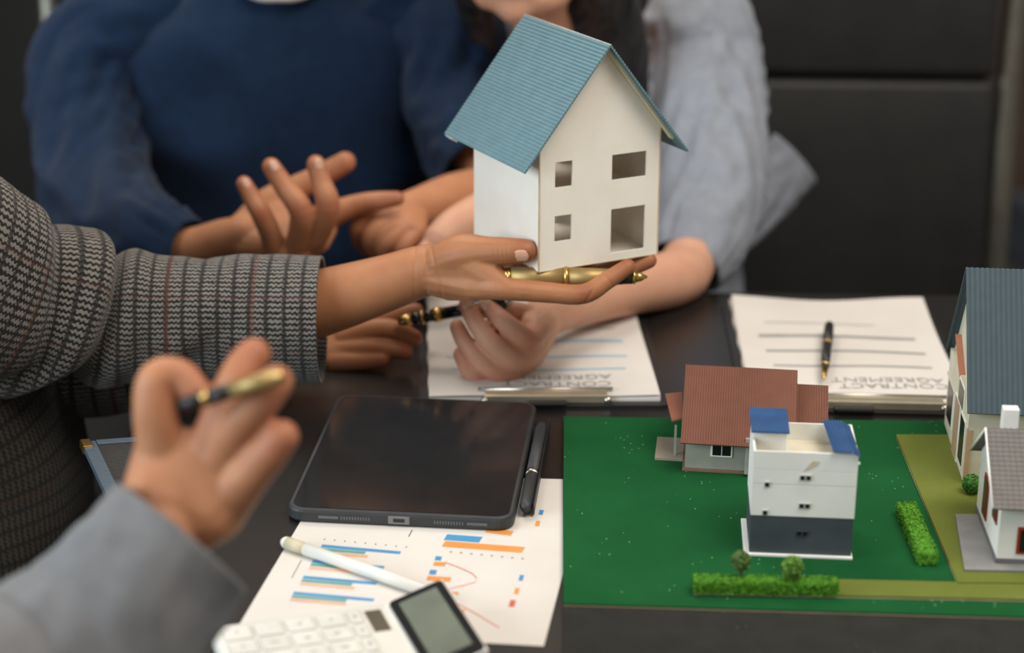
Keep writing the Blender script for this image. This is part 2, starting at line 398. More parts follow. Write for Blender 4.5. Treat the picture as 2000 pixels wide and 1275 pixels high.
def make_person(label, pieces_coarse, pieces_fine, skin, flush, base, grooves=(), voxel=.0016):
    """one body mesh: coarse trunk and head plus finely modelled forearms and hands"""
    VV = []; FF = []; fl = []
    for pcs, vx, sm in [(pieces_coarse, .006, 4)] + [(p, voxel, 6) for p in pieces_fine]:
        if not pcs: continue
        V, F, Nn = union(pcs, vx, sm)
        if vx < .005:
            for g in grooves: groove(V, Nn, *g)
        o = sum(len(v) for v in VV); VV.append(V); FF += [tuple(i + o for i in f) for f in F]
        a = np.zeros(len(V))
        for p, r in flush: a = np.maximum(a, np.exp(-((np.linalg.norm(V - np.array(p), axis=1) / r) ** 2)))
        fl.append(a)
    V = np.concatenate(VV) - np.array(base)
    o = mk('person', V, FF, skin, None, True, label=label, cat='person')
    at = o.data.attributes.new('flush', 'FLOAT', 'POINT'); at.data.foreach_set('value', np.concatenate(fl).astype(np.float32))
    o.location = base; return o
def nail(parent, p, axis, normal, L=.0062, Wd=.0052, r=.0085):
    ax = Vector(axis).normalized(); nn = Vector(normal); nn = (nn - ax * nn.dot(ax)).normalized(); sd = ax.cross(nn); c = Vector(p)
    vs = []; fs = []; n = 9; m = 9
    for i in range(n):
        u = -1 + 2 * i / (n - 1); wloc = (max(0, 1 - abs(u) ** 3.2)) ** .5 if abs(u) < 1 else .25
        for j in range(m):
            t = -1 + 2 * j / (m - 1); a = t * wloc * Wd / r
            vs.append(c + ax * u * L + (nn * math.cos(a) + sd * math.sin(a)) * (r + .0004) - nn * (.0012 * max(0, abs(u) - .6) ** 2 * 3))
    for i in range(n - 1):
        for j in range(m - 1): fs.append((i * m + j, i * m + j + 1, (i + 1) * m + j + 1, (i + 1) * m + j))
    o = mk('fingernail', vs, fs, NAIL, parent, True)
    s = o.modifiers.new('t', 'SOLIDIFY'); s.thickness = .0007; s.offset = -.5; return o
def nail_on(parent, ch, yb, normal_px=(0, 0), back=.5, Wd=.0052, L=.006):
    """nail on the last joint of a finger chain, turned to the camera side plus a shift"""
    pts, rad = chain(ch, yb); a, b = pts[-2], pts[-1]; r = rad[-1]; r = r[0] if isinstance(r, tuple) else r
    ax = (b - a).normalized(); p = b + ax * (r * (-.15))
    nrm = (EYE - b).normalized() + RIGHT * normal_px[0] - UP * normal_px[1]
    return nail(parent, p, ax, nrm, L, Wd, r)
def hand(yb, arm, palm, fingers):
    pcs = []
    if arm: pcs.append(tube_arrays(*chain(arm, yb), n=48, up=(0, 0, 1)))
    for grp in palm: pcs.append(hull_arrays([(D(p[0], p[1], yb + p[2]), p[3] / 1000) for p in grp]))
    for f in fingers: pcs.append(tube_arrays(*chain(f, yb), n=14, k=5, caps=4))
    return pcs
def tips(yb, fingers, r=.012): return [(D(f[-1][0], f[-1][1], yb + f[-1][2]), r) for f in fingers]
# ------------------------------------------------------------------ the room
def struct(name, fr, a, b, m): return box(name, fr, a, b, m, kind='structure')
FLOORM = mat('grey_carpet', (84, 80, 74), .95, (70, 67, 62), 60, .4, 400)
WALLM = mat('charcoal_wall', (40, 40, 39), .8, (35, 35, 34), 3, .1, 150)
struct('floor', WORLD, (-2.6, -1.0, -.80), (3.2, 4.95, -.74), FLOORM)
struct('wall_back', WORLD, (-2.6, 4.85, -.74), (3.2, 4.95, 1.9), WALLM)
WL = mat('grey_wall', (120, 118, 114), .85, (112, 110, 106), 4)
bm = bmesh.new()
for a, b in (((-2.6, -1.0, -.74), (-2.5, 4.85, .25)), ((-2.6, -1.0, 1.75), (-2.5, 4.85, 1.95)), ((-2.6, -1.0, .25), (-2.5, -.80, 1.75)), ((-2.6, 1.40, .25), (-2.5, 4.85, 1.75))): add_box(bm, WORLD, a, b)
from_bm('wall_left', bm, WL, kind='structure')
win = bpy.data.objects.new('window_1', None); win.location = (-2.55, .30, .25); link(win, None, kind='structure')
for a, b in (((-2.58, -.80, .25), (-2.52, 1.40, .30)), ((-2.58, -.80, 1.70), (-2.52, 1.40, 1.75)), ((-2.58, -.80, .30), (-2.52, -.75, 1.70)), ((-2.58, 1.35, .30), (-2.52, 1.40, 1.70)), ((-2.57, .28, .30), (-2.53, .32, 1.70))):
    box('window_frame', WORLD, a, b, WHITE_PL, win)
WOOD = mat('brown_door_wood', (92, 76, 62), .6, (78, 62, 50), 6, .1, 90, stretch=(4, 4, .3))
dr = bpy.data.objects.new('door_1', None); dr.location = (1.40, 4.8, -.74); link(dr, None, kind='structure')
box('door_panel', WORLD, (1.02, 4.80, -.72), (1.85, 4.85, 1.35), WOOD, dr, .004)
for a, b in (((.96, 4.79, -.74), (1.02, 4.86, 1.41)), ((1.85, 4.79, -.74), (1.91, 4.86, 1.41)), ((1.02, 4.79, 1.35), (1.85, 4.86, 1.41))): box('door_frame', WORLD, a, b, WALLM, dr, .004)
lathe('door_handle', (1.12, 4.74, .3), (1.24, 4.74, .3), [(0, .009), (.5, .01), (1, .009)], STEEL, dr)
BOXB = mat('slate_blue_crate', (88, 94, 104), .6, (76, 82, 92), 20)
crate = thing('storage_crate', (1.30, 4.55, -.74), 'slate blue storage crate on the floor against the brown door', 'crate')
fc = Fr((1.17, 4.42, -.74), (1, .15, 0))
for nm, a, b in (('crate_base', (0, 0, 0), (.30, .22, .012)), ('crate_wall', (0, 0, .012), (.30, .012, .15)), ('crate_wall', (0, .208, .012), (.30, .22, .15)), ('crate_wall', (0, .012, .012), (.012, .208, .15)), ('crate_wall', (.288, .012, .012), (.30, .208, .15)), ('crate_rim', (-.008, -.008, .140), (.308, -.001, .155))):
    box(nm, fc, a, b, BOXB, crate, .003)

# ------------------------------------------------------------------ table
TB = thing('meeting_table', (.48, 1.5, -.74), 'black polished meeting table under the papers and house models', 'table')
bm = bmesh.new(); add_box(bm, WORLD, (-.335, .93, -.032), (1.35, 2.09, 0), .004, 3); from_bm('table_top', bm, TABLE, TB)
box('table_apron', WORLD, (-.28, 1.0, -.10), (1.29, 2.02, -.033), TABLE, TB, .003)
for x, y in ((-.23, 1.05), (1.24, 1.05), (-.23, 1.97), (1.24, 1.97)): box('table_leg', WORLD, (x - .03, y - .03, -.74), (x + .03, y + .03, -.101), TABLE, TB, .003)

# ------------------------------------------------------------------ chairs
def chair(cx, cy, label):
    t = thing('office_chair', (cx, cy, -.74), label, 'chair', 'black leather office chairs across the table')
    f = Fr((cx, cy, -.74), (1, 0, 0))
    box('seat', f, (-.27, -.50, .36), (.27, -.02, .44), LEATHER, t, .03, 4, True)
    zs = [.45, .50, .83, 1.2]; yo = [.0, .035, .075, .13]
    for i in range(3):                                        # back cushions, one above the other, leaning back
        z0, z1 = zs[i] + .001, zs[i + 1] - .001; y0, y1 = yo[i], yo[i + 1]
        fr = Fr(f(0, y0, z0), (1, 0, 0), ez=Vector((0, y1 - y0, z1 - z0)))
        box('back_cushion', fr, (-.275, -.045, 0), (.275, .03, math.hypot(z1 - z0, y1 - y0)), LEATHER, t, .012, 4, True)
    for sx in (-1, 1):
        P = [f(sx * .24, -.48, .39), f(sx * .285, -.10, .395), f(sx * .29, .0, .50), f(sx * .293, .03, .66), f(sx * .302, .08, .87), f(sx * .325, .145, 1.18)]
        V, F = tube_arrays(P, [(.011, .016)] * 6, up=(0, 1, 0), n=12, k=8); mk('side_frame', V, F, ALU, t, True)
    lathe('pedestal', f(0, -.24, .07), f(0, -.24, .37), [(0, .03), (.5, .03), (.5, .022), (1, .022)], ALU, t)
    for k in range(5):
        a = 2 * PI * k / 5 + .3; e = f(.28 * math.cos(a), -.24 + .28 * math.sin(a), .055)
        V, F = tube_arrays([f(0, -.24, .09), (f(0, -.24, .09) + e) / 2 + Vector((0, 0, .005)), e], [.022, .018, .013]); mk('base_arm', V, F, ALU, t, True)
        lathe('castor', f(.28 * math.cos(a) - .012, -.24 + .28 * math.sin(a), .026), f(.28 * math.cos(a) + .012, -.24 + .28 * math.sin(a), .026), [(0, .02), (.2, .026), (.8, .026), (1, .02)], BLACK, t)
    return t
chair(-.335, 2.74, 'black leather office chair behind the person in the navy sweater')
chair(.365, 2.68, 'black leather office chair behind the grey-shirted person, its whole right side showing')

# ------------------------------------------------------------------ person in the tweed jacket (holds the house)
YB = 1.745
H_arm = [(380, 640, .02, 33), (560, 607, .015, 32), (660, 582, .01, 29), (760, 551, .005, 25), (830, 528, 0, 22, 23), (880, 522, -.005, 20, 22)]
H_palm = [[(850, 533, -.005, 19), (905, 500, -.02, 17), (985, 556, -.045, 9), (1000, 552, -.02, 10), (1010, 545, .01, 10), (1005, 535, .04, 10), (990, 535, .045, 9), (860, 520, .025, 14)],
          [(850, 537, -.006, 19), (925, 557, -.030, 14), (985, 562, -.044, 10), (1000, 553, -.01, 10), (905, 525, -.005, 17), (880, 555, -.012, 15)]]
H_f = [
    [(862, 512, -.01, 17), (905, 496, -.02, 18.5), (950, 491, -.03, 13.5), (988, 490, -.036, 12.0), (1026, 489, -.040, 10.3)],            # thumb
    [(940, 559, -.035, 11), (985, 563, -.045, 10.5), (1070, 571, -.047, 9.2), (1140, 574, -.047, 9.0), (1185, 548, -.040, 8.2), (1226, 521, -.034, 7.2)],  # index
    [(940, 555, -.01, 12), (1000, 556, -.015, 10.5), (1080, 562, -.005, 9), (1160, 556, .002, 9), (1215, 531, .008, 8), (1268, 509, .010, 7)],          # middle
    [(940, 548, .015, 12), (1010, 546, .02, 10), (1090, 548, .035, 9), (1160, 538, .045, 8.6), (1230, 512, .05, 7)],
    [(940, 540, .035, 11), (1005, 533, .045, 9), (1080, 528, .06, 8), (1150, 515, .07, 7)]]
LYB = 1.865
L_arm = [(330, 690, -.02, 30), (480, 690, 0, 28), (580, 690, 0, 24), (620, 685, 0, 22)]
L_palm = [[(620, 680, 0, 19), (615, 700, 0, 17), (690, 640, .01, 10), (690, 665, -.005, 11), (680, 690, -.015, 11), (665, 705, -.02, 10)]]
L_f = [[(660, 645, .01, 11), (745, 622, .012, 9.5), (785, 612, .012, 8.5), (812, 606, .012, 7.5)],
       [(670, 660, -.005, 11), (735, 642, -.012, 10), (775, 645, -.014, 9.5), (808, 660, -.014, 8.5)],
       [(660, 685, -.012, 11), (715, 678, -.018, 9.5), (765, 682, -.02, 9), (790, 688, -.02, 8)],
       [(650, 705, -.02, 10), (700, 704, -.024, 9), (745, 702, -.026, 8)],
       [(640, 660, .02, 12), (700, 628, .03, 10), (750, 608, .034, 8)]]
tc_head, _ = head_pieces((-.60, 1.68, .56), (1, .1, -.15), 1, (-.625, 1.68, .33))
coarse = tc_head + [tube_arrays([(-.61, 1.80, -.30), (-.60, 1.80, -.1), (-.62, 1.76, .1), (-.63, 1.73, .24), (-.625, 1.70, .33)], [(.17, .15), (.15, .14), (.13, .13), (.12, .14), (.06, .06)], up=(0, 1, 0)),
                    tube_arrays([(-.62, 1.68, .22), D(-120, 520, 1.70), D(120, 610, 1.735), D(400, 638, 1.765)], [.055, .05, .042, .034]),
                    tube_arrays([(-.62, 1.76, .22), (-.56, 1.86, .08), D(200, 700, 1.84), D(380, 690, 1.85)], [.055, .045, .036, .03])]
h1 = hand(YB, H_arm, H_palm, H_f); h2 = hand(LYB, L_arm, L_palm, L_f)
wr = D(838, 528, YB)
gr = [(wr + RIGHT * -.002 - FWD * .02, RIGHT + UP * .05, .0010, .0007, .024), (wr + RIGHT * .007 - FWD * .02, RIGHT + UP * .22, .0011, .0009, .026), (wr + RIGHT * -.012 - FWD * .02, RIGHT, .001, .0006, .028),
      (D(982, 490, YB - .048), RIGHT + UP * .1, .0009, .0009, .011), (D(974, 490, YB - .048), RIGHT + UP * .1, .0009, .0009, .011), (D(990, 490, YB - .048), RIGHT + UP * .05, .0008, .0006, .011), (D(1150, 580, YB - .06), RIGHT * .85 + UP * -.5, .0011, .0009, .010), (D(1190, 548, YB - .05), RIGHT * .75 + UP * .6, .0009, .0006, .009), (D(966, 492, YB - .048), RIGHT + UP * .2, .0009, .0005, .011)]
PJ = make_person('person in a grey houndstooth jacket holding up the blue-roofed white house', coarse, [h1, h2], SKIN_A, tips(YB, H_f, .016) + tips(LYB, L_f, .02) + [(D(1145, 575, 1.69), .012)], Vector((-.61, 1.80, -.30)), gr, .0013)
nail_on(PJ, H_f[0], YB, (.5, .45), Wd=.0056, L=.0066)
def jfold(th, s, L, p):
    sc = L - s; c = math.cos(th); u = math.sin(th); g = lambda x, w: math.exp(-(x / w) ** 2)
    a = .006 * g(sc - .180 + .016 * u, .013) - .010 * g(sc - .203 + .010 * u, .009) + .007 * g(sc - .226 - .05 * max(0, -u) + .01 * u, .013) - .007 * g(sc - .258 - .06 * max(0, -u), .013) + .005 * g(sc - .31 - .05 * u, .02)
    a += .004 * g(sc - .14 + .05 * u, .02) * c - .004 * g(sc - .115 + .05 * u, .02) * c
    w = min(1, sc / .05)
    return a + w * .003 * nz3(p, 17) + .0012 * nz3(p, 45) * w
tube_surface('jacket_sleeve', [(-.685, 1.68, .285), (-.665, 1.665, .27), D(-330, 400, 1.655), D(-150, 505, 1.68), D(0, 572, 1.715), D(110, 592, 1.735), D(230, 618, 1.75), D(420, 622, 1.755), D(560, 624, 1.755), D(629, 625, 1.755)],
             [(.012, .012), (.06, .06), (.080, .09), (.080, .09), (.075, .086), (.066, .072), (.052, .056), (.051, .0565), (.052, .0575), (.052, .058)], TWEED, PJ, fold=jfold, n=96, k=26, thick=.003)
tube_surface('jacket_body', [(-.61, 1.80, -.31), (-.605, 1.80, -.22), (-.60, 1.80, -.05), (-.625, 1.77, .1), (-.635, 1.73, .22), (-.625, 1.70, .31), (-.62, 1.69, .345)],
             [(.215, .2), (.205, .19), (.19, .18), (.175, .17), (.15, .18), (.11, .12), (.075, .075)], TWEED_SHADED, PJ, up=(0, 1, 0), n=80, k=10, fold=generic_fold(.006, 8, 20, 3), thick=.003)
tube_surface('jacket_sleeve', [(-.645, 1.79, .31), (-.63, 1.82, .26), (-.58, 1.87, .1), D(80, 690, 1.84), D(300, 690, 1.85), D(560, 690, 1.864)], [.02, .075, .066, .055, .046, .042], TWEED, PJ, n=64, k=14, fold=generic_fold(.004, 16, 36, 5), thick=.003)
TROUSER = mat('black_trousers', (26, 26, 27), .9, (30, 30, 31), 60)
for y_ in (1.72, 1.90):
    V, F = tube_arrays([(-.62, y_, -.23), (-.40, y_ - .01, -.22), (-.16, y_, -.21), (-.12, y_, -.30), (-.13, y_, -.70)], [.085, .08, .07, .065, .05], n=20); mk('trouser_leg', V, F, TROUSER, PJ, True)
V, F, _n = union([ellipsoid_arrays((-.615, 1.68, .61), (.095, .085, .085)), ellipsoid_arrays((-.66, 1.68, .55), (.06, .085, .10))], .005, 4); mk('hair', V, F, HAIR, PJ, True)

# ------------------------------------------------------------------ person in the navy sweater
SY = 2.03
S_arm = [(250, 505, .16, 32), (330, 497, .09, 28), (385, 487, .05, 24), (440, 468, .025, 22), (480, 462, .01, 21)]
S_palm = [[(455, 468, .02, 17), (490, 480, .0, 17), (535, 484, -.022, 12), (588, 492, -.022, 12), (622, 474, -.015, 12), (638, 445, .01, 12), (600, 420, .02, 12)],
          [(455, 460, .025, 17), (500, 425, .04, 17), (555, 388, .045, 13), (610, 430, .025, 12), (560, 470, .0, 12)]]
S_f = [
    [(480, 445, .035, 18.5), (525, 398, .045, 17.4), (570, 372, .047, 14.2), (630, 342, .045, 12.5), (674, 317, .042, 11.4)],                      # thumb
    [(610, 440, .012, 14.2), (650, 418, .012, 13.6), (705, 398, .006, 10.9), (748, 391, .0, 9.3), (776, 388, -.002, 7.8)],                       # index
    [(600, 485, -.015, 13.1), (622, 455, -.03, 12.5), (640, 402, -.046, 12.5), (628, 358, -.04, 10.7), (617, 321, -.034, 9.6)],                  # middle
    [(575, 490, -.02, 13.1), (585, 458, -.034, 12.5), (588, 412, -.05, 12.5), (558, 368, -.044, 10.9), (530, 326, -.038, 9.6)],                   # ring
    [(535, 492, -.02, 12.0), (530, 462, -.032, 11.4), (512, 420, -.045, 10.9), (492, 386, -.042, 9.6), (477, 359, -.038, 8.3)]]                    # little
MY = 2.06
M_arm = [(1010, 372, .17, 34), (950, 380, .12, 31), (885, 388, .07, 27), (825, 405, .03, 22.5), (795, 415, .01, 21)]
M_palm = [[(805, 418, .01, 18), (762, 408, .0, 11), (775, 424, -.012, 12), (796, 442, -.022, 12), (815, 452, -.022, 11), (800, 420, .02, 15)]]
M_f = [[(765, 410, -.0, 11.5), (722, 424, -.012, 10), (700, 446, -.012, 9.6), (708, 478, .002, 8.6), (730, 488, .012, 8)],
       [(778, 424, -.012, 11.5), (738, 444, -.028, 10), (722, 468, -.026, 9.6), (735, 496, -.012, 8.6)],
       [(797, 440, -.02, 11.5), (764, 464, -.036, 10), (750, 486, -.032, 9.4), (766, 506, -.02, 8.4)],
       [(815, 452, -.022, 10.5), (790, 478, -.036, 9), (780, 496, -.03, 8.4), (795, 510, -.02, 7.6)],
       [(805, 440, .012, 13), (770, 458, .012, 10), (735, 470, .012, 9)]]
hd, hM = head_pieces((-.28, 2.36, .47), (.25, -1, -.2), 1, (-.28, 2.42, .25))
coarse = hd + [tube_arrays([(-.28, 2.46, -.29), (-.28, 2.44, -.1), (-.28, 2.43, .1), (-.28, 2.43, .2), (-.28, 2.43, .27)], [(.14, .1), (.15, .1), (.16, .1), (.14, .08), (.06, .055)], up=(0, 1, 0)),
               tube_arrays([(-.46, 2.42, .2), D(165, 200, 2.36), D(195, 420, 2.24), D(330, 497, 2.12)], [.05, .05, .042, .03]),
               tube_arrays([(-.10, 2.42, .2), D(900, 170, 2.34), D(965, 350, 2.24), D(960, 380, 2.19)], [.05, .047, .04, .034])]
h1 = hand(SY, S_arm, S_palm, S_f); h2 = hand(MY, M_arm, M_palm, M_f)
kn = [(D(640, 402, SY - .055), .014), (D(588, 412, SY - .06), .014), (D(512, 420, SY - .055), .012)]
PM = make_person('person in a navy sweater with one hand spread open beside the house', coarse, [h1, h2], SKIN_C, tips(SY, S_f, .016) + tips(MY, M_f, .02) + kn, Vector((-.28, 2.44, -.29)), (), .0015)
nail_on(PM, S_f[2], SY, (.35, -.2)); nail_on(PM, S_f[3], SY, (.40, -.1)); nail_on(PM, S_f[4], SY, (.30, -.1), Wd=.0045, L=.005)
tube_surface('sweater_body', [(-.28, 2.46, -.295), (-.28, 2.45, -.2), (-.28, 2.44, -.05), (-.28, 2.43, .1), (-.28, 2.42, .19), (-.28, 2.42, .25), (-.28, 2.42, .285)],
             [(.19, .13), (.19, .13), (.195, .135), (.205, .13), (.195, .115), (.12, .09), (.075, .07)], NAVY, PM, up=(0, 1, 0), n=80, k=10, fold=generic_fold(.013, 7, 17, 1), thick=.003)
tube_surface('sweater_sleeve', [(-.39, 2.42, .25), (-.45, 2.41, .21), D(172, 130, 2.385), D(175, 260, 2.33), D(190, 380, 2.25), D(240, 445, 2.17), D(310, 476, 2.11), D(372, 489, 2.085)],
             [.06, .066, .063, .06, .058, .052, .042, .030], NAVY, PM, n=64, k=12, fold=crease_fold(.009, 12, 2.0, .9, 3), thick=.003)
tube_surface('sweater_sleeve', [(-.16, 2.42, .25), (-.10, 2.41, .21), D(885, 100, 2.375), D(900, 200, 2.33), D(930, 290, 2.27), D(950, 345, 2.22)],
             [.06, .07, .066, .06, .056, .048], NAVY, PM, n=64, k=12, fold=crease_fold(.009, 12, 2.0, .9, 5), thick=.003)
V, F = tube_arrays([D(440, -40, 2.35), D(500, -10, 2.318), D(545, -6, 2.312), D(590, -10, 2.318), D(650, -40, 2.35)], [.005, .006, .006, .006, .005], n=10); mk('shirt_collar', V, F, PAPER, PM, True)
V, F, _n = union([ellipsoid_arrays((-.285, 2.385, .53), (.08, .095, .08)), ellipsoid_arrays((-.29, 2.42, .47), (.08, .065, .09))], .005, 4); mk('hair', V, F, HAIR, PM, True)

# ------------------------------------------------------------------ person in the pale grey shirt
WY = 1.83
W_arm = [(1332, 535, .245, 30), (1302, 547, .215, 29.5), (1230, 562, .165, 27.5), (1150, 584, .11, 24), (1090, 605, .07, 21.5), (1060, 620, .05, 21)]
W_palm = [[(1070, 615, .055, 17), (1045, 640, .0, 12), (1046, 672, -.008, 12), (1030, 702, -.01, 12), (1000, 728, -.008, 11), (1040, 690, .035, 14), (1020, 625, .03, 13)],
          [(1010, 660, -.006, 12), (955, 640, -.006, 8), (935, 680, -.010, 8), (960, 715, -.01, 9), (1005, 705, -.006, 11)]]
W_f = [
    [(1050, 645, .0, 12.6), (1030, 664, -.022, 11.9), (990, 634, -.030, 9.9), (966, 612, -.022, 8.6), (948, 597, -.016, 7.4)],
    [(1042, 678, -.008, 12.6), (1010, 704, -.030, 11.7), (962, 672, -.040, 9.9), (930, 632, -.032, 8.8), (911, 594, -.022, 7.6)],
    [(1022, 706, -.01, 12.2), (982, 726, -.030, 11.2), (940, 705, -.038, 9.5), (908, 668, -.030, 8.5), (893, 638, -.022, 7.4)],
    [(992, 728, -.01, 11.2), (950, 742, -.024, 9.9), (918, 724, -.03, 8.6), (900, 692, -.024, 7.6)],
    [(1050, 630, .04, 12.6), (1020, 612, .022, 10.3), (985, 606, .012, 9.0), (948, 606, .006, 7.7)]]
RY = 2.02
R_arm = [(1120, 360, .22, 32), (1030, 388, .12, 29), (950, 418, .04, 25), (895, 445, .0, 22), (865, 470, -.02, 20)]
R_palm = [[(872, 462, -.015, 16), (830, 495, -.03, 11), (815, 512, -.04, 10), (845, 520, -.04, 11), (860, 500, -.03, 13)]]
R_f = [[(828, 498, -.03, 10), (795, 522, -.04, 9), (770, 545, -.045, 8)], [(838, 508, -.036, 10), (805, 535, -.05, 9), (785, 555, -.052, 8)],
       [(848, 515, -.042, 10), (820, 545, -.056, 9), (802, 562, -.058, 8)], [(856, 518, -.046, 9), (838, 545, -.06, 8), (826, 560, -.06, 7)], [(850, 490, -.01, 12), (815, 512, -.012, 10), (790, 530, -.018, 8)]]
fdir = Vector((-.32, -1, -.18)).normalized(); chin = D(1000, 50, 2.21)
wc = chin - fdir * .052 + Vector((0, 0, .108)) + Vector((0, -.012, 0))
TX = D(1190, 150, 2.42).x
hd, hM = head_pieces(wc, fdir, 1, (TX - .02, 2.40, .17))
coarse = hd + [tube_arrays([(TX, 2.46, -.29), (TX, 2.45, -.1), (TX, 2.44, .04), (TX, 2.43, .12), (TX, 2.41, .17)], [(.13, .09), (.13, .09), (.14, .09), (.13, .08), (.06, .05)], up=(0, 1, 0)),
               tube_arrays([D(1370, 60, 2.41), D(1388, 220, 2.335), D(1378, 420, 2.195), D(1334, 536, 2.085)], [.04, .036, .031, .030]),
               tube_arrays([D(1010, 90, 2.41), D(1020, 240, 2.36), D(1110, 355, 2.25), D(1080, 375, 2.2)], [.045, .042, .036, .032])]
h1 = hand(WY, W_arm, W_palm, W_f); h2 = hand(RY, R_arm, R_palm, R_f)
PW = make_person('person in a pale grey shirt with long black hair gripping a black pen', coarse, [h1, h2], SKIN_B, tips(WY, W_f, .022) + [(D(1030, 664, WY - .03), .02), (D(1010, 704, WY - .03), .02), (D(982, 726, WY - .03), .02), (D(950, 742, WY - .03), .02)], Vector((TX, 2.45, -.29)), (), .0015)
nail_on(PW, W_f[0], WY, (-.3, -.3)); nail_on(PW, W_f[1], WY, (-.2, -.3))
for sx in (-1, 1):
    V, F = ellipsoid_arrays(wc + hM @ Vector((sx * .031, .0655, .015)), (.013, .009, .0055), hM, 10); ey = mk('eye', V, F, PAPER, PW, True)
    V, F = ellipsoid_arrays(wc + hM @ Vector((sx * .031, .0733, .015)), (.0048, .0022, .0048), hM, 8); mk('iris', V, F, BLACKGLOSS, ey, True)
lp = wc + hM @ Vector((0, .076, -.050)); V, F = ellipsoid_arrays(lp, (.022, .009, .006), hM, 10); mk('lips', V, F, LIP, PW, True)
tube_surface('shirt_body', [(TX, 2.48, -.295), (TX, 2.47, -.2), (TX, 2.46, -.02), (TX, 2.44, .08), (TX, 2.43, .14), (TX - .01, 2.41, .18), (TX - .01, 2.40, .20)],
             [(.18, .12), (.17, .12), (.175, .12), (.185, .115), (.16, .10), (.10, .075), (.07, .06)], SHIRT, PW, up=(0, 1, 0), n=80, k=10, fold=crease_fold(.012, 14, 1.6, 1.2, 2), thick=.002)
tube_surface('shirt_sleeve', [D(1300, 40, 2.43), D(1355, 45, 2.41), D(1378, 120, 2.385), D(1385, 220, 2.335), D(1388, 330, 2.265), D(1374, 430, 2.19), D(1350, 500, 2.135), D(1338, 522, 2.12)],
             [.05, .058, .060, .058, .056, .049, .040, .037], SHIRT, PW, n=72, k=14, fold=crease_fold(.014, 8, 2.2, .9, .7), thick=.002)
tube_surface('shirt_sleeve', [D(1040, 60, 2.43), D(1000, 80, 2.41), D(1005, 180, 2.37), D(1070, 300, 2.30), D(1120, 350, 2.27)], [.05, .055, .052, .048, .044], SHIRT, PW, n=56, k=12, fold=generic_fold(.006, 12, 26, 8), thick=.002)
tube_surface('shirt_tail', [D(1330, 500, 2.36), D(1400, 458, 2.39), D(1470, 400, 2.42), D(1520, 345, 2.44), D(1552, 308, 2.45)], [(.03, .035), (.03, .034), (.028, .036), (.024, .040), (.018, .045)], SHIRT, PW, n=56, k=14, fold=crease_fold(.006, 12, 1.8, 1.1, 4), thick=.002)
hp = [ellipsoid_arrays(wc + Vector((0, .02, .05)), (.088, .098, .085)), ellipsoid_arrays(wc + Vector((.01, .055, -.02)), (.085, .06, .10))]
hp.append(tube_arrays([wc + Vector((.06, .0, .09)), D(1165, -60, 2.26), D(1188, 60, 2.29), D(1200, 150, 2.31), D(1215, 260, 2.33)], [(.03, .03), (.04, .03), (.042, .028), (.040, .024), (.028, .014)], up=(0, 1, 0), n=20))
hp.append(tube_arrays([wc + Vector((-.06, .02, .09)), D(918, -60, 2.30), D(935, 40, 2.32), D(948, 140, 2.33)], [.03, .022, .018, .012], n=16))
V, F, Nn = union(hp, .003, 3)
for i in range(len(V)): V[i] += Nn[i] * .0022 * nz3((V[i][0], V[i][1], V[i][2] * .06), 170)
mk('hair', V, F, HAIR, PW, True)

# ------------------------------------------------------------------ person in the grey suit, nearest
FY = 1.15
F_arm = [(230, 1190, -.05, 27, 30), (300, 1100, -.025, 24, 30), (345, 1030, -.006, 20, 30), (362, 985, .002, 17, 29)]
F_palm = [[(300, 965, .0, 20), (395, 1010, -.005, 20), (305, 868, .018, 13), (345, 880, .014, 14), (400, 885, .012, 14), (445, 900, .012, 13), (470, 950, .005, 13), (430, 1010, .0, 15)]]
F_f = [
    [(315, 880, .012, 15), (302, 800, .012, 13.5), (308, 742, .016, 12.5), (350, 735, .018, 11), (382, 765, .012, 9.5)],
    [(400, 890, .012, 14), (430, 818, .01, 12.4), (458, 752, .014, 12), (480, 712, .022, 11.5), (496, 692, .026, 10.5)],
    [(430, 890, .008, 14), (468, 830, .0, 13), (505, 785, -.002, 12.5), (532, 755, .0, 11.2), (540, 745, .002, 10.5)],
    [(450, 975, .0, 15), (490, 925, -.005, 13), (525, 885, -.008, 12), (550, 853, -.008, 10.8)],
    [(340, 960, .03, 16), (370, 905, .05, 12), (405, 870, .06, 10), (440, 850, .06, 9)]]
coarse = [tube_arrays([(-.50, .62, -.40), (-.50, .62, -.1), (-.50, .62, .12), (-.51, .62, .26), (-.51, .62, .36)], [(.13, .1), (.14, .1), (.15, .1), (.14, .08), (.055, .055)], up=(0, 1, 0)),
          tube_arrays([(-.38, .64, .26), (-.35, .80, .12), D(-20, 1420, 1.03), D(230, 1190, 1.10)], [.05, .045, .04, .03])]
hd, _m = head_pieces((-.50, .66, .56), (.3, 1, -.2), 1, (-.51, .62, .34))
PF = make_person('nearest person in a grey suit sleeve, hand raised with a gold-tipped pen', coarse + hd, [hand(FY, F_arm, F_palm, F_f)], SKIN_C, tips(FY, F_f, .02), Vector((-.50, .62, -.40)), (), .0018)
tube_surface('suit_sleeve', [(-.43, .63, .31), (-.38, .68, .26), (-.37, .84, .12), D(-30, 1400, 1.03), D(140, 1290, 1.075), D(258, 1165, 1.102), D(354, 1050, 1.124)],
             [.06, .07, .066, .060, .055, .050, .0475], GREY_SUIT, PF, n=64, k=14, fold=crease_fold(.005, 14, 1.8, .9, 1.5), thick=.0025)
tube_surface('suit_body', [(-.50, .62, -.45), (-.50, .62, -.2), (-.50, .62, .0), (-.50, .62, .15), (-.51, .62, .25), (-.51, .62, .33), (-.51, .62, .36)],
             [(.19, .14), (.18, .13), (.18, .13), (.19, .13), (.17, .11), (.10, .09), (.07, .07)], GREY_SUIT, PF, up=(0, 1, 0), n=64, k=8, fold=generic_fold(.006, 9, 20, 7), thick=.0025)
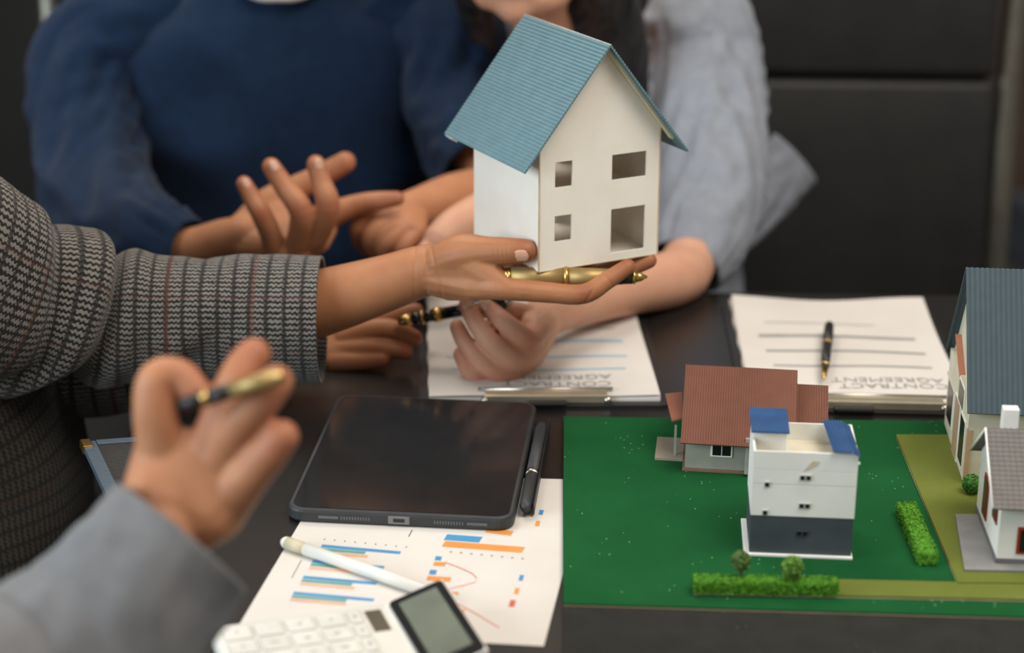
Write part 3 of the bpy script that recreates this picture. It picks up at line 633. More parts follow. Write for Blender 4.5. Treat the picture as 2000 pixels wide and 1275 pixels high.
V, F, _n = union([ellipsoid_arrays((-.50, .645, .62), (.08, .095, .08)), ellipsoid_arrays((-.505, .61, .56), (.08, .06, .09))], .005, 4); mk('hair', V, F, HAIR, PF, True)
# ------------------------------------------------------------------ the held house
HR = [[0.8836, -0.4681, -0.0075], [0.4681, 0.8836, 0.003], [0.0052, -0.0062, 1.0]]
HO = Vector((.0223, 1.70, .1444))
hf = Fr(HO, (HR[0][0], HR[1][0], HR[2][0]), (HR[0][1], HR[1][1], HR[2][1]), (HR[0][2], HR[1][2], HR[2][2]))
hw, hdp, hh, ha = .1193, .1236, .1177, .1922
HS = thing('model_house', hf(hw / 2, hdp / 2, 0), 'white card model house with corrugated blue roof held in a palm', 'model house')
def on_front(px, py):
    v = ray(px, py); n = hf.y; p = EYE + v * ((hf.o - EYE).dot(n) / v.dot(n)) - hf.o; return p.dot(hf.x), p.dot(hf.z)
def wall_with_holes(name, fr, w, h, apex, holes, t, m, parent, lim=None):
    xs = sorted({0, w} | {q for a in holes for q in (a[0], a[2])}); zs = sorted({0, h} | {q for a in holes for q in (a[1], a[3])})
    bm = bmesh.new(); vd = {}
    def vert(x, z, y):
        k = (round(x, 6), round(z, 6), y)
        if k not in vd: vd[k] = bm.verts.new(fr(x, y, z))
        return vd[k]
    inh = lambda x, z: any(a[0] < x < a[2] and a[1] < z < a[3] for a in holes)
    for i in range(len(xs) - 1):
        for j in range(len(zs) - 1):
            x0, x1, z0, z1 = xs[i], xs[i + 1], zs[j], zs[j + 1]
            if inh((x0 + x1) / 2, (z0 + z1) / 2): continue
            for y in (0, t): bm.faces.new([vert(*q, y) for q in ((x0, z0), (x1, z0), (x1, z1), (x0, z1))])
            for (a, b), (cx, cz) in ((((x0, z0), (x1, z0)), ((x0 + x1) / 2, z0 - 1e-5)), (((x0, z1), (x1, z1)), ((x0 + x1) / 2, z1 + 1e-5)), (((x0, z0), (x0, z1)), (x0 - 1e-5, (z0 + z1) / 2)), (((x1, z0), (x1, z1)), (x1 + 1e-5, (z0 + z1) / 2))):
                edge = not (0 < cx < w and 0 < cz < h)
                if apex and cz > h: edge = False
                if edge or inh(cx, cz): bm.faces.new([vert(*a, 0), vert(*b, 0), vert(*b, t), vert(*a, t)])
    if apex:
        top = [x for x in xs]
        for y in (0, t): bm.faces.new([vert(x, h, y) for x in top] + [vert(w / 2, apex, y)])
        for a, b in (((0, h), (w / 2, apex)), ((w, h), (w / 2, apex))): bm.faces.new([vert(*a, 0), vert(*b, 0), vert(*b, t), vert(*a, t)])
    return from_bm(name, bm, m, parent)
holes = []
for x0, y0, x1, y1 in ((1084, 313, 1118, 365), (1195, 294, 1263, 349), (1080, 418, 1115, 473), (1186, 399, 1263, 492)):
    a = on_front(x0, y1 - (0 if x1 - x0 < 50 else 3)); b = on_front(x1, y0); c = on_front(x1, y1); z0 = (a[1] + c[1]) / 2 if x1 - x0 > 50 else a[1]
    holes.append((a[0], max(z0, .004), b[0], b[1]))
holes[2] = (holes[0][0], holes[2][1], holes[0][2], holes[2][3]); holes[3] = (holes[1][0], max(.007, holes[3][1]), holes[1][2], holes[3][3])
holes[0] = (holes[0][0], holes[1][1], holes[0][2], holes[0][3]); holes[1] = (holes[1][0], holes[1][1], holes[1][2], holes[1][3])
holes[2] = (holes[2][0], holes[2][1], holes[2][2], holes[2][3])
TH = .0016
wall_with_holes('wall_front', hf, hw, hh, ha, holes, TH, CARD, HS)
wall_with_holes('wall_back', Fr(hf(0, hdp - TH, 0), hf.x, hf.y, hf.z), hw, hh, ha, [(.004, .005, .084, .115)], TH, CARD, HS)  # opening cut on the unseen side to let light into the rooms
CARD_IN = mat('inner_card', (246, 238, 224), .8)
box('wall_side', hf, (0, TH, 0), (TH, hdp - TH, hh - .001), CARD, HS); wall_with_holes('wall_side', Fr(hf(hw, TH, 0), hf.y, -hf.x, hf.z), hdp - 2 * TH, hh - .001, 0, [(.088, .005, hdp - .006, .112)], TH, CARD, HS)  # far slot in the unseen side wall, added to light the rooms
box('house_base', hf, (TH, TH, .0002), (hw - TH, hdp - TH, TH), CARD_IN, HS)
box('attic_floor', hf, (TH + .0002, TH + .0002, hh - .003), (hw - TH - .0002, hdp - TH - .0002, hh - .0016), CARD_IN, HS); box('inner_floor', hf, (TH, TH, .058), (hw - TH, hdp - TH, .0596), CARD_IN, HS)
for x in (0, hw): box('corner_edge', hf, (x - .0006, -.0005, .0003), (x + .0006, .0006, hh - .001), CARD_EDGE, HS)
box('corner_edge', hf, (0, -.0004, -.0003), (hw, .0008, .0003), CARD_EDGE, HS)
of, ob = .0134, .0164; rise = ha - hh
def roof_slope(name, fr, w2, ap, rise, ext, y0, y1, side, t, m, parent, rows=0, amp=.0003, ribs=0, nseg=None):
    """one roof plane with corrugation; side -1 left, +1 right"""
    L = math.hypot(w2, rise) * ext; d = Vector((side * w2, -rise)).normalized(); nn = Vector((rise * side, w2)).normalized()
    nu = rows * 5 if rows else 6; nv = ribs * 5 if ribs else 2; V = []; UV = []; F = []
    for i in range(nu + 1):
        for j in range(nv + 1):
            s = L * i / nu; y = y0 + (y1 - y0) * j / nv
            a = (amp * math.sin(2 * PI * rows * i / nu) if rows else 0) + (amp * math.sin(2 * PI * ribs * j / nv) if ribs else 0)
            V.append(fr(w2 + d.x * s + nn.x * (t + a), y, ap + d.y * s + nn.y * (t + a))); UV.append((s, y))
    k = nv + 1; top = len(V)
    for i in range(nu):
        for j in range(nv): F.append((i * k + j, i * k + j + 1, (i + 1) * k + j + 1, (i + 1) * k + j))
    c = [fr(w2 + d.x * s, y, ap + d.y * s) for s, y in ((0, y0), (0, y1), (L, y1), (L, y0))]; V += c; UV += [(0, y0), (0, y1), (L, y1), (L, y0)]
    a0, a1, a2, a3 = top, top + 1, top + 2, top + 3
    F.append((a0, a3, a2, a1))
    F.append(tuple([a0] + [j for j in range(k)][::1] + [a1])[::-1]); F.append(tuple([a3] + [nu * k + j for j in range(k)] + [a2]))
    F.append(tuple([a0] + [i * k for i in range(nu + 1)] + [a3])); F.append(tuple([a1] + [i * k + nv for i in range(nu + 1)] + [a2])[::-1])
    return mk(name, V, F, m, parent, False, UV)
ROOF_DARKSIDE = mat('roof_card_grey', (92, 104, 108), .8, (84, 96, 100), 40)
roof_slope('roof_slope', hf, hw / 2, ha + .0008, rise, 1.345, -of, hdp + ob, -1, .0016, ROOF_TEAL, HS, rows=38)
roof_slope('roof_slope', hf, hw / 2, ha + .0008, rise, 1.340, -of, hdp + ob, 1, .0016, ROOF_TEAL, HS, rows=38)
sl = Vector((-hw / 2, -rise)).normalized()
for sd in (-1, 1):                                             # ivory card strips carrying the roof underneath
    d = Vector((sd * hw / 2, -rise)).normalized(); nn = Vector((rise * sd, hw / 2)).normalized(); L = math.hypot(hw / 2, rise)
    fr = Fr(hf(hw / 2, 0, ha), hf.x * d.x + hf.z * d.y, hf.y, hf.x * nn.x + hf.z * nn.y)
    box('roof_liner', fr, (.002, -.0075, -.0016), (L * 1.16, -.0005, .0006), mat('liner_card', (214, 206, 176), .85), HS)
    box('eave_strip', fr, (L * 1.22, hdp + ob - .016, -.005), (L * 1.345, hdp + ob - .001, .0006), CARD, HS)
lathe('ridge_edge', hf(hw / 2, -of, ha + .0022), hf(hw / 2, hdp + ob, ha + .0022), [(0, .0011), (1, .0011)], mat('worn_ridge', (168, 166, 156), .8, (130, 148, 150), 300), HS, n=8)

# ------------------------------------------------------------------ pens
def pen(name, label, p0, p1, r, bands, m_of, cat='pen', group=None):
    """bands: (t0, t1, profile radii list, material, part name)"""
    p0, p1 = Vector(p0), Vector(p1); t = thing(name, (p0 + p1) / 2, label, cat, group)
    for t0, t1, rr, m, nm in bands:
        n = len(rr); lathe(nm, p0.lerp(p1, t0), p0.lerp(p1, t1), [(i / (n - 1), r * q) for i, q in enumerate(rr)], m, t)
    return t
GP = pen('ballpoint_pen', 'fat brass pen lying across the palm under the held house', D(980, 541, 1.706), D(1264, 541, 1.718), .0086,
    [(0, .03, [.78, .98, 1.02], GOLD, 'end_cap'), (.03, .055, [1.03, 1.05, 1.03], GOLD, 'ring'), (.055, .42, [1.0, 1.02, 1.0], BRASS, 'barrel'), (.42, .45, [1.05, 1.12, 1.05], GOLD, 'ring'), (.45, .80, [1, .92, .82], BRASS, 'barrel'),
     (.80, .895, [.80, .74, .70], BLACK, 'grip'), (.895, .915, [.74, .74, .72], GOLD, 'ring'), (.915, 1, [.62, .42, .12], GOLD, 'pen_tip')], None)
pen('fountain_pen', 'black and gold pen gripped by the grey-shirted person over the clipboard', D(778, 627, 1.838), D(1002, 589, 1.832), .0056,
    [(0, .12, [.75, .95, 1], GOLD, 'end_cap'), (.12, .2, [1, 1.04, 1], BLACKGLOSS, 'barrel'), (.2, .225, [1.15, 1.25, 1.15], GOLD, 'ring'), (.225, .31, [1, 1.05, 1.05], BLACKGLOSS, 'barrel'), (.31, .38, [1.2, 1.3, 1.2], GOLD, 'ring'),
     (.38, .93, [1.05, 1.08, 1.0], BLACKGLOSS, 'cap'), (.93, 1, [.8, .7, .4], STEEL, 'finial')], None)
pen('fountain_pen', 'gold-tipped black pen between the nearest raised fingers', D(352, 792, 1.138), D(556, 733, 1.132), .0048,
    [(0, .22, [.8, 1, 1], BLACK, 'barrel'), (.22, .28, [1.15, 1.2, 1.15], GOLD, 'ring'), (.28, .5, [1.0, 1.02, 1.0], BLACK, 'grip'), (.5, .95, [1.08, 1.15, 1.1], BRASS, 'cap'), (.95, 1, [1.1, .9, .5], GOLD, 'end_cap')], None)

# ------------------------------------------------------------------ clipboards
def clipboard(label, near_l, near_r, L, w, clip, lines, ink, curl, title, extra=None, seed=0):
    a, b = G(*near_l), G(*near_r); fr = Fr(a, b - a); w = (b - a).length
    t = thing('clipboard', fr(w / 2, L / 2, 0), label, 'clipboard', 'clipboards with contracts')
    fr0 = Fr(Vector((fr.o.x, fr.o.y, 0)), fr.x); prism('board', fr0, rrect(w + .018, L + .02, .01, 5, -.009, -.012), 0, .003, BLACK, t)
    # stack of sheets: the upper ones lift a little towards the far corners
    def zz(x, y, top): 
        e = max(0, y / L - .55) / .45; return .0032 + top * (.0052 + curl * e * e * (.6 + .4 * math.cos(x / w * 5 + seed)) + .0008 * math.sin(x / w * 7 + y * 21 + seed))
    nx, ny = 22, 30
    for k, (top, ins, nm) in enumerate(((.55, -.0015, 'sheet_stack'), (1.0, 0, 'top_sheet'))):
        V = []; F = []
        for lay in (0, 1):
            for j in range(ny + 1):
                for i in range(nx + 1):
                    x = w * i / nx + ins * (j / ny) + (.0008 * math.sin(j) if k == 0 else 0); y = L * j / ny + ins
                    z = zz(x, y, top); V.append(fr0(x, y, z if lay else (.0031 if k == 0 else z - .0006)))
        q = nx + 1; off = q * (ny + 1)
        for j in range(ny):
            for i in range(nx):
                p = j * q + i; F.append((p, p + q, p + q + 1, p + 1)); F.append((off + p, off + p + 1, off + p + q + 1, off + p + q))
        ring = [i for i in range(q)] + [j * q + nx for j in range(1, ny + 1)] + [ny * q + i for i in range(nx - 1, -1, -1)] + [j * q for j in range(ny - 1, 0, -1)]
        for s in range(len(ring)): p, r = ring[s], ring[(s + 1) % len(ring)]; F.append((p, r, off + r, off + p))
        sh = mk(nm, V, F, PAPER, t, False)
    def strip(nm, x0, x1, y0, y1, m, bend=0):
        V = []; F = []; n = 16
        for i in range(n + 1):
            x = x0 + (x1 - x0) * i / n
            for y in (y0, y1): V.append(fr0(x, y, zz(x, y, 1) + .0003))
        for i in range(n): F.append((2 * i, 2 * i + 2, 2 * i + 3, 2 * i + 1))
        mk(nm, V, F, m, sh)
    for x0, x1, y0, y1, m in lines: strip('printed_line', x0 * w, x1 * w, y0 * L, y1 * L, m)
    for txt, x, y, size in title:                                # the page faces the far side of the table
        c = bpy.data.curves.new('printed_title', 'FONT'); c.body = txt; c.size = size; c.align_x = 'CENTER'; c.align_y = 'CENTER'
        o = bpy.data.objects.new('tmp', c); COL.objects.link(o); dg = bpy.context.evaluated_depsgraph_get(); me = bpy.data.meshes.new_from_object(o.evaluated_get(dg)); bpy.data.objects.remove(o)
        V = [fr0(x * w - v.co.x * 1.12, y * L - v.co.y, zz(x * w - v.co.x * 1.12, y * L - v.co.y, 1) + .0004) for v in me.vertices]; F = [tuple(p.vertices) for p in me.polygons]
        mk('printed_title', V, F, INK, sh)
    x0, x1 = clip; cm = (x0 + x1) / 2                            # sprung metal clip on the near edge
    cp = box('clip', fr0, (x0 * w, -.004, .0085), (x1 * w, .0105, .0105), WARMSTEEL, t, .0009)
    box('clip_lip', fr0, (x0 * w, -.0065, .0032), (x1 * w, -.0042, .0108), WARMSTEEL, cp, .0008)
    lathe('hinge_rod', fr0(x0 * w - .006, .011, .0105), fr0(x1 * w + .006, .011, .0105), [(0, .0016), (1, .0016)], STEEL, cp, n=10)
    box('clip_base', fr0, (cm * w - .018, -.0155, .0031), (cm * w + .018, -.0066, .0075), BLACK, cp, .002)
    for q in (x0, x1): lathe('clip_foot', fr0(q * w, -.0045, .0031), fr0(q * w, -.0045, .0085), [(0, .004), (1, .003)], STEEL, cp, n=10)
    return t, fr0, w, zz
LB = [(.1, .88, .225, .237, INKBLUE), (.08, .90, .34, .355, INKBLUE), (.12, .90, .485, .51, INKBLUE), (.12, .88, .62, .628, INK), (.12, .86, .72, .728, INK), (.16, .36, .80, .97, PRINTNAVY)]
clipboard('clipboard of contract pages beneath the hand holding the black pen', (838, 790), (1289, 788), .292, .21, (.24, .77), LB, INKBLUE, .004, [('CONTRACT', .56, .105, .0165), ('AGREEMENT', .56, .165, .0165)], seed=0)
RB = [(.14, .90, .315, .330, INK), (.12, .90, .455, .475, INK), (.10, .88, .60, .625, INK), (.14, .7, .74, .746, INK)]
cb, cfr, cw, czz = clipboard('clipboard of contract pages with a small black pen lying on it', (1467, 796), (1893, 806), .285, .2, (.05, .88), RB, INK, .006, [('CONTRACT', .68, .145, .0165), ('AGREEMENT', .66, .20, .0165)], seed=1.2)
p1 = G(1620, 632, .021); p0 = G(1609, 740, .016)
pen('ballpoint_pen', 'small black pen with gold tip lying on the right-hand clipboard', p1, p0, .0046,
    [(0, .05, [.6, .9, 1], BLACK, 'end_cap'), (.05, .36, [1, 1.1, 1.05], BLACK, 'cap'), (.36, .40, [1.1, 1.12, 1.1], BRASS, 'ring'), (.40, .74, [1, .98, .85], BLACK, 'barrel'), (.74, .78, [.9, .9, .9], GOLD, 'ring'), (.78, .84, [.8, .78, .76], BLACK, 'grip'), (.84, 1, [.8, .6, .2], GOLD, 'pen_tip')], None)

# ------------------------------------------------------------------ printed chart sheet
zp = .0006
c4 = [G(462, 1230, 0), G(1062, 1263, 0), G(1148, 938, 0), G(643, 925, 0)]
CH = thing('chart_sheet', sum(c4, Vector()) / 4, 'printed sheet of coloured bar charts under the tablet', 'paper')
sheet = hexa('sheet', [p + Vector((0, 0, .0001)) for p in c4] + [p + Vector((0, 0, zp)) for p in c4], PAPER, CH)
def printed(nm, quad, m):
    q = [G(x, y, zp) for x, y in quad]
    hexa(nm, [p + Vector((0, 0, .00002)) for p in q] + [p + Vector((0, 0, .00018)) for p in q], m, sheet)
def bar(x0, y0, x1, y1, h, m, lean=-.62):
    printed('chart_bar', [(x0 + lean * h / 2, y0 + h / 2), (x1 + lean * h / 2, y1 + h / 2), (x1 - lean * h / 2, y1 - h / 2), (x0 - lean * h / 2, y0 - h / 2)], m)
for x, y, l1, l2, l3 in ((628, 1066, 154, 82, 90), (610, 1096, 140, 84, 104), (592, 1127, 143, 92, 100), (573, 1158, 157, 100, 102)):
    bar(x, y, x + l1, y + l1 * .088, 5.2, CB); bar(x - 3, y + 6.5, x - 3 + l2 + 6, y + 6.5 + l2 * .088, 5, CG); bar(x - 6, y + 13, x - 6 + l3 + 6, y + 13 + l3 * .088, 5, CS)
bar(870, 1049, 939, 1054, 11, CB); bar(866, 1062, 1022, 1074, 11, CO); bar(950, 1035, 1000, 1042, 9, CO)
for x0, y0, x1, y1, h, m in ((850, 1090, 862, 1091, 8, CB), (847, 1101, 870, 1102, 8, CO), (839, 1117, 852, 1118, 9, CB), (834, 1129, 880, 1132, 9, CO), (1053, 1000, 1061, 1001, 9, CB), (1046, 1022, 1054, 1023, 10, CO), (1014, 1128, 1022, 1129, 11, CB), (1005, 1154, 1013, 1155, 12, CO), (995, 1178, 1006, 1179, 13, CR)):
    bar(x0, y0, x1, y1, h, m, -.3)
for q, m in (([(884, 1158), (895, 1163), (896, 1156), (882, 1156)], CO), ([(890, 1198), (905, 1200), (910, 1190), (882, 1187)], CO), ([(908, 1232), (917, 1234), (922, 1222), (906, 1220)], CO)): printed('chart_mark', q, m)
cl = [(868, 1098), (885, 1104), (905, 1112), (922, 1120), (931, 1129), (928, 1137), (908, 1143), (885, 1148), (874, 1152)]
for pts in (cl, [(882, 1172), (900, 1182), (930, 1199), (955, 1214), (975, 1226)]):
    for (ax, ay), (bx, by) in zip(pts, pts[1:]): printed('chart_curve', [(ax - .5, ay + .7), (bx - .5, by + .7), (bx + .5, by - .7), (ax + .5, ay - .7)], CR)
for i in range(9): printed('axis_mark', [(632 + i * 20, 1054 + i * 1.9), (634.4 + i * 20, 1054.2 + i * 1.9), (635.2 + i * 20, 1052.2 + i * 1.9), (632.8 + i * 20, 1052 + i * 1.9)], INKDARK)
for i in range(8): printed('axis_mark', [(878 + i * 20, 1079 + i * 1.9), (882 + i * 20, 1079.4 + i * 1.9), (883 + i * 20, 1076.6 + i * 1.9), (879 + i * 20, 1076 + i * 1.9)], INK)
for i in range(8): printed('axis_mark', [(569 + i * 2.4, 1128 - i * 4.4), (571 + i * 2.4, 1128 - i * 4.4), (572.6 + i * 2.4, 1125 - i * 4.4), (570.6 + i * 2.4, 1125 - i * 4.4)], INKDARK)
printed('axis_mark', [(797, 1048), (799, 1048), (806, 1035), (804, 1035)], INKDARK)

# ------------------------------------------------------------------ tablet
TZ = .0009
a, b = G(558, 1018, TZ), G(1002, 1039, TZ); tf = Fr(a, b - a); tw = (b - a).length; tl = .252
tf = Fr(Vector((a.x, a.y, TZ)), (b - a).to_3d() * Vector((1, 1, 0)).length if False else Vector((b.x - a.x, b.y - a.y, 0)))
TBL = thing('tablet_computer', tf(tw / 2, tl / 2, 0), 'black tablet in a dark case lying on the chart sheet', 'tablet')
bm = bmesh.new(); vv = []
for z, ins in ((0, .0015), (.002, 0), (.0085, 0), (.0105, .0008), (.0112, .0018)):
    vv.append([bm.verts.new(tf(x, y, z)) for x, y in rrect(tw - 2 * ins, tl - 2 * ins, .014 - ins, 6, ins, ins)])
for r0, r1 in zip(vv, vv[1:]):
    for i in range(len(r0)): bm.faces.new((r0[i], r0[(i + 1) % len(r0)], r1[(i + 1) % len(r0)], r1[i]))
bm.faces.new(vv[0][::-1]); bm.faces.new(vv[-1]); from_bm('case', bm, RUBBER, TBL)
prism('screen', tf, rrect(tw - .008, tl - .008, .011, 6, .004, .004), .01125, .0117, mat('screen_glass', (36, 36, 37), .12, spec=.45), TBL)
prt = box('port_surround', tf, (tw / 2 - .0085, -.0006, .0022), (tw / 2 + .0085, .001, .0088), mat('grey_port', (118, 116, 114), .5), TBL, .0004)
box('charging_port', tf, (tw / 2 - .0045, -.0010, .0040), (tw / 2 + .0045, -.0004, .0070), BLACK, prt, .0003)
VENT = mat('grey_vent', (96, 96, 96), .6)
for x0 in (.026, .118):
    for i in range(11): box('speaker_slot', tf, (x0 + (.018 if x0 < .05 else 0) + i * .0022, -.0004, .0040), (x0 + (.018 if x0 < .05 else 0) + i * .0022 + .0012, .0005, .0066), VENT, TBL)
    xs = x0 if x0 < .05 else x0 + .026
    box('speaker_bar', tf, (xs, -.0004, .0042), (xs + .016, .0005, .0064), VENT, TBL)
hl = thing('stylus_pen', tf(tw + .008, .12, .003), 'dark stylus with a silver band clipped along the tablet side', 'stylus')
lathe('barrel', tf(tw + .0075, .028, .0075), tf(tw + .0075, .093, .0075), [(0, .0035), (.1, .0052), (1, .0055)], RUBBER, hl)
lathe('band', tf(tw + .0075, .0932, .0075), tf(tw + .0075, .101, .0075), [(0, .0058), (1, .0058)], STEEL, hl)
lathe('barrel', tf(tw + .0075, .1012, .0075), tf(tw + .0075, .205, .0075), [(0, .0055), (.9, .0055), (1, .004)], RUBBER, hl)
box('pen_loop', tf, (tw + .0001, .19, .0015), (tw + .0135, .215, .0019), BLACK, TBL); box('pen_loop', tf, (tw + .0131, .03, .0015), (tw + .0143, .215, .0115), BLACK, TBL, .0004)

# ------------------------------------------------------------------ white stylus on the charts
s0, s1 = G(552, 1057, .0058), G(884, 1171, .0058)
pen('digital_stylus', 'white digital stylus lying diagonally over the bar charts', s0, s1, .0048,
    [(0, .03, [.6, .95, 1], WHITE_PL, 'end_cap'), (.03, .14, [1.02, 1.02, 1.0], mat('beige_band', (206, 196, 164), .5), 'band'), (.14, .93, [1, 1, 1], WHITE_PL, 'barrel'), (.93, 1, [.98, .6, .2], WHITE_PL, 'nib')], None, 'stylus')

# ------------------------------------------------------------------ calculator
k0 = G(408, 1226, .012); ux = G(722, 1183, .012) - k0; kf = Fr((k0.x, k0.y, zp + .0002), (ux.x, ux.y, 0)); KW = .118; KL = .163
CK = thing('desk_calculator', kf(KL / 2, -KW / 2, 0), 'white desk calculator with raised dark display over the chart sheet', 'calculator')
bm = bmesh.new(); vv = []
for z, ins in ((0, .002), (.003, 0), (.010, 0), (.0118, .0012), (.0124, .003)):
    vv.append([bm.verts.new(kf(x, y - KW, z + .000)) for x, y in rrect(KL - 2 * ins, KW - 2 * ins, .012 - ins, 6, ins, ins)])
for r0, r1 in zip(vv, vv[1:]):
    for i in range(len(r0)): bm.faces.new((r0[i], r0[(i + 1) % len(r0)], r1[(i + 1) % len(r0)], r1[i]))
bm.faces.new(vv[0][::-1]); bm.faces.new(vv[-1]); from_bm('body', bm, WHITE_PL, CK, True)
KX = .026; KEYM = mat('pale_key', (216, 214, 206), .5); LEG = mat('key_legend', (150, 150, 148), .6)
rows = ['AC', 'C', '%', 'M', '7', '8', '9', '÷', '4', '5', '6', '×', '1', '2', '3', '-', '0', '.', '=', '+']
legends = [['+', '=', '.', '0', '00'], ['-', '3', '2', '1', 'C'], ['×', '6', '5', '4', '%'], ['÷', '9', '8', '7', 'AC'], ['M+', 'M-', 'MR', 'MC', '+/-']]
for c in range(5):
    for r in range(5):
        kwid = .0196 if c < 4 else .0095; x = .007 + c * .0222; y = -.008 - r * .0212
        ky = box('key', kf, (x, y - .0182, .0121), (x + kwid, y, .0138), KEYM, CK, .0012, 2)
        tcv = bpy.data.curves.new('t', 'FONT'); tcv.body = legends[c][r]; tcv.size = .0075 if c < 4 else .004; tcv.align_x = 'CENTER'; tcv.align_y = 'CENTER'
        o = bpy.data.objects.new('tmp', tcv); COL.objects.link(o); dg = bpy.context.evaluated_depsgraph_get(); me = bpy.data.meshes.new_from_object(o.evaluated_get(dg)); bpy.data.objects.remove(o)
        mk('legend', [kf(x + kwid / 2 - v.co.y, y - .0091 + v.co.x, .01395) for v in me.vertices], [tuple(p.vertices) for p in me.polygons], LEG, ky)
box('solar_cell', kf, (.1085, -.042, .0122), (.1205, -.010, .0129), SOLAR, CK, .0003)
# raised display head
X0, X1, ZH = .127, .168, .0265
hexa('display_wedge', [kf(X0 - .003, -KW + .004, .0122), kf(X1 + .002, -KW + .004, .0122), kf(X1 + .002, -.004, .0122), kf(X0 - .003, -.004, .0122), kf(X0, -KW + .004, .0132), kf(X1, -KW + .004, ZH), kf(X1, -.004, ZH), kf(X0, -.004, .0132)], WHITE_PL, CK)
wz = Vector((X1 - X0, 0, ZH - .0132)); WL_ = wz.length; wz.normalize(); kd = Fr(kf(X0, 0, .0132), kf.x * wz.x + kf.z * wz.z, kf.y); kd.z = kd.x.cross(kd.y); kd.z = kd.z if kd.z.z > 0 else -kd.z
bz = prism('display_bezel', kd, rrect(WL_ - .002, KW - .012, .004, 4, .001, -KW + .006), .0001, .0016, BLACKGLOSS, CK)
prism('lcd_panel', kd, rrect(WL_ - .014, KW - .030, .001, 2, .007, -KW + .016), .0017, .0021, LCD, bz)
# ------------------------------------------------------------------ model boards
def slab(name, label, pts, z0, z1, m, edge=None, cat='model base', group=None):
    q = [G(x, y, z1) for x, y in pts]; t = thing(name, sum(q, Vector()) / len(q) - Vector((0, 0, z1 - z0)), label, cat, group)
    t.location.z = z0
    prism('felt', WORLD, [(p.x, p.y) for p in q], z0 + (z1 - z0) * .45, z1, m, t)
    c = sum(q, Vector()) / len(q)
    prism('board', WORLD, [(p.x + (c.x - p.x) * .0008, p.y + (c.y - p.y) * .0008) for p in q], z0, z0 + (z1 - z0) * .44, edge or CARD_EDGE, t); return t
BZ0, BZ1, BZ2 = .0008, .0030, .0052
slab('model_board', 'dark grey felt board under the green lawn board', [(1100, 1180 - 368), (2300, 840), (2300, 1420), (1099, 1395)], BZ0, BZ1, ASPHALT, RUBBER)
slab('lawn_board', 'bright green felt lawn board carrying the model houses', [(1101, 813), (2300, 828), (2300, 1213), (1100, 1178)], BZ1, BZ2, GREENFELT)
slab('lawn_plate', 'olive green plate under the two right-hand model houses', [(1750, 848), (2300, 850), (2300, 1140), (1871, 1137)], BZ2, BZ2 + .003, OLIVE)
slab('lawn_strip', 'narrow olive strip along the front hedge', [(1354, 1124), (2300, 1146), (2300, 1176), (1354, 1156)], BZ2, BZ2 + .0022, OLIVE)
Z0 = BZ2

# ------------------------------------------------------------------ hedges and trees
def leaves(n, fn, size, m_names, name, m, parent, flat=.6):
    V = []; F = []
    for i in range(n):
        c, nn = fn(); a = RNG.normal(size=3); a /= np.linalg.norm(a); nn = np.array(nn) + RNG.normal(size=3) * flat; nn /= np.linalg.norm(nn)
        u = np.cross(nn, a); u /= np.linalg.norm(u) + 1e-9; w = np.cross(nn, u); s = size * RNG.uniform(.6, 1.3); o = len(V)
        V += [c - u * s * .5 - w * s, c + u * s * .5 - w * s * .2, c + u * s * .2 + w * s + nn * s * .5, c - u * s * .5 + w * s * .4 + nn * s * .2]
        F += [(o, o + 1, o + 2, o + 3)]
    return mk(name, V, F, m, parent)
def hedge(label, p, q, wd, h, n, z0):
    p, q = Vector(p), Vector(q); ax = Vector((q.x - p.x, q.y - p.y, 0)); fr = Fr((p.x, p.y, z0), ax); L = ax.length
    t = thing('hedge', fr(L / 2, 0, 0), label, 'hedge', 'foam hedges on the lawn board')
    bm = bmesh.new(); add_box(bm, fr, (.001, -wd / 2 + .001, 0), (L - .001, wd / 2 - .001, h - .001), .0012); bmesh.ops.subdivide_edges(bm, edges=bm.edges, cuts=3)
    from_bm('core', bm, LEAF, t)
    def fn():
        k = RNG.random(); x = RNG.uniform(0, L); y = RNG.uniform(-wd / 2, wd / 2); z = RNG.uniform(.0005, h)
        A = [L * wd, L * h, L * h, wd * h, wd * h]; s = RNG.choice(5, p=np.array(A) / sum(A))
        P, N_ = [((x, y, h), (0, 0, 1)), ((x, -wd / 2, z), (0, -1, 0)), ((x, wd / 2, z), (0, 1, 0)), ((0, y, z), (-1, 0, 0)), ((L, y, z), (1, 0, 0))][s]
        P = np.array(P) + RNG.normal(size=3) * .0005
        return np.array(fr(*P)), np.array(fr.x * N_[0] + fr.y * N_[1] + fr.z * N_[2])
    leaves(n, fn, .00095, None, 'foliage', LEAF, t); return t
ha_, hb_ = G(1356, 1152, Z0 + .002), G(1634, 1157, Z0 + .002)
hedge('long low bright green hedge on the front strip below the two small trees', ha_ , hb_, .013, .0095, 5200, Z0 + .0022)
hedge('short bright green hedge standing alone beside the olive plate', G(1768, 1003, Z0), G(1812, 1106, Z0), .0145, .0105, 3000, Z0)
def tree(label, base, cx, cy, r, n, m):
    b = Vector(base); c = D(cx, cy, b.y); t = thing('model_tree', b, label, 'tree', 'small model trees in the front hedge')
    V, F = tube_arrays([b, b.lerp(c, .5) + Vector((.0004, 0, 0)), c], [.0013, .0010, .0007], n=8); mk('trunk', V, F, BARK, t, True)
    for k in range(6):
        a = 2 * PI * k / 6; V, F = tube_arrays([b.lerp(c, .7), c + Vector((math.cos(a), math.sin(a), .3)) * r * .7], [.0006, .0003], n=6, caps=1); mk('branch', V, F, BARK, t, True)
    def fn():
        v = RNG.normal(size=3); v /= np.linalg.norm(v); q = v * r * RNG.uniform(.72, 1.0) * np.array((1, 1, 1.12)); return np.array(c) + q, v
    leaves(n, fn, .00125, None, 'foliage', m, t, .9); return t
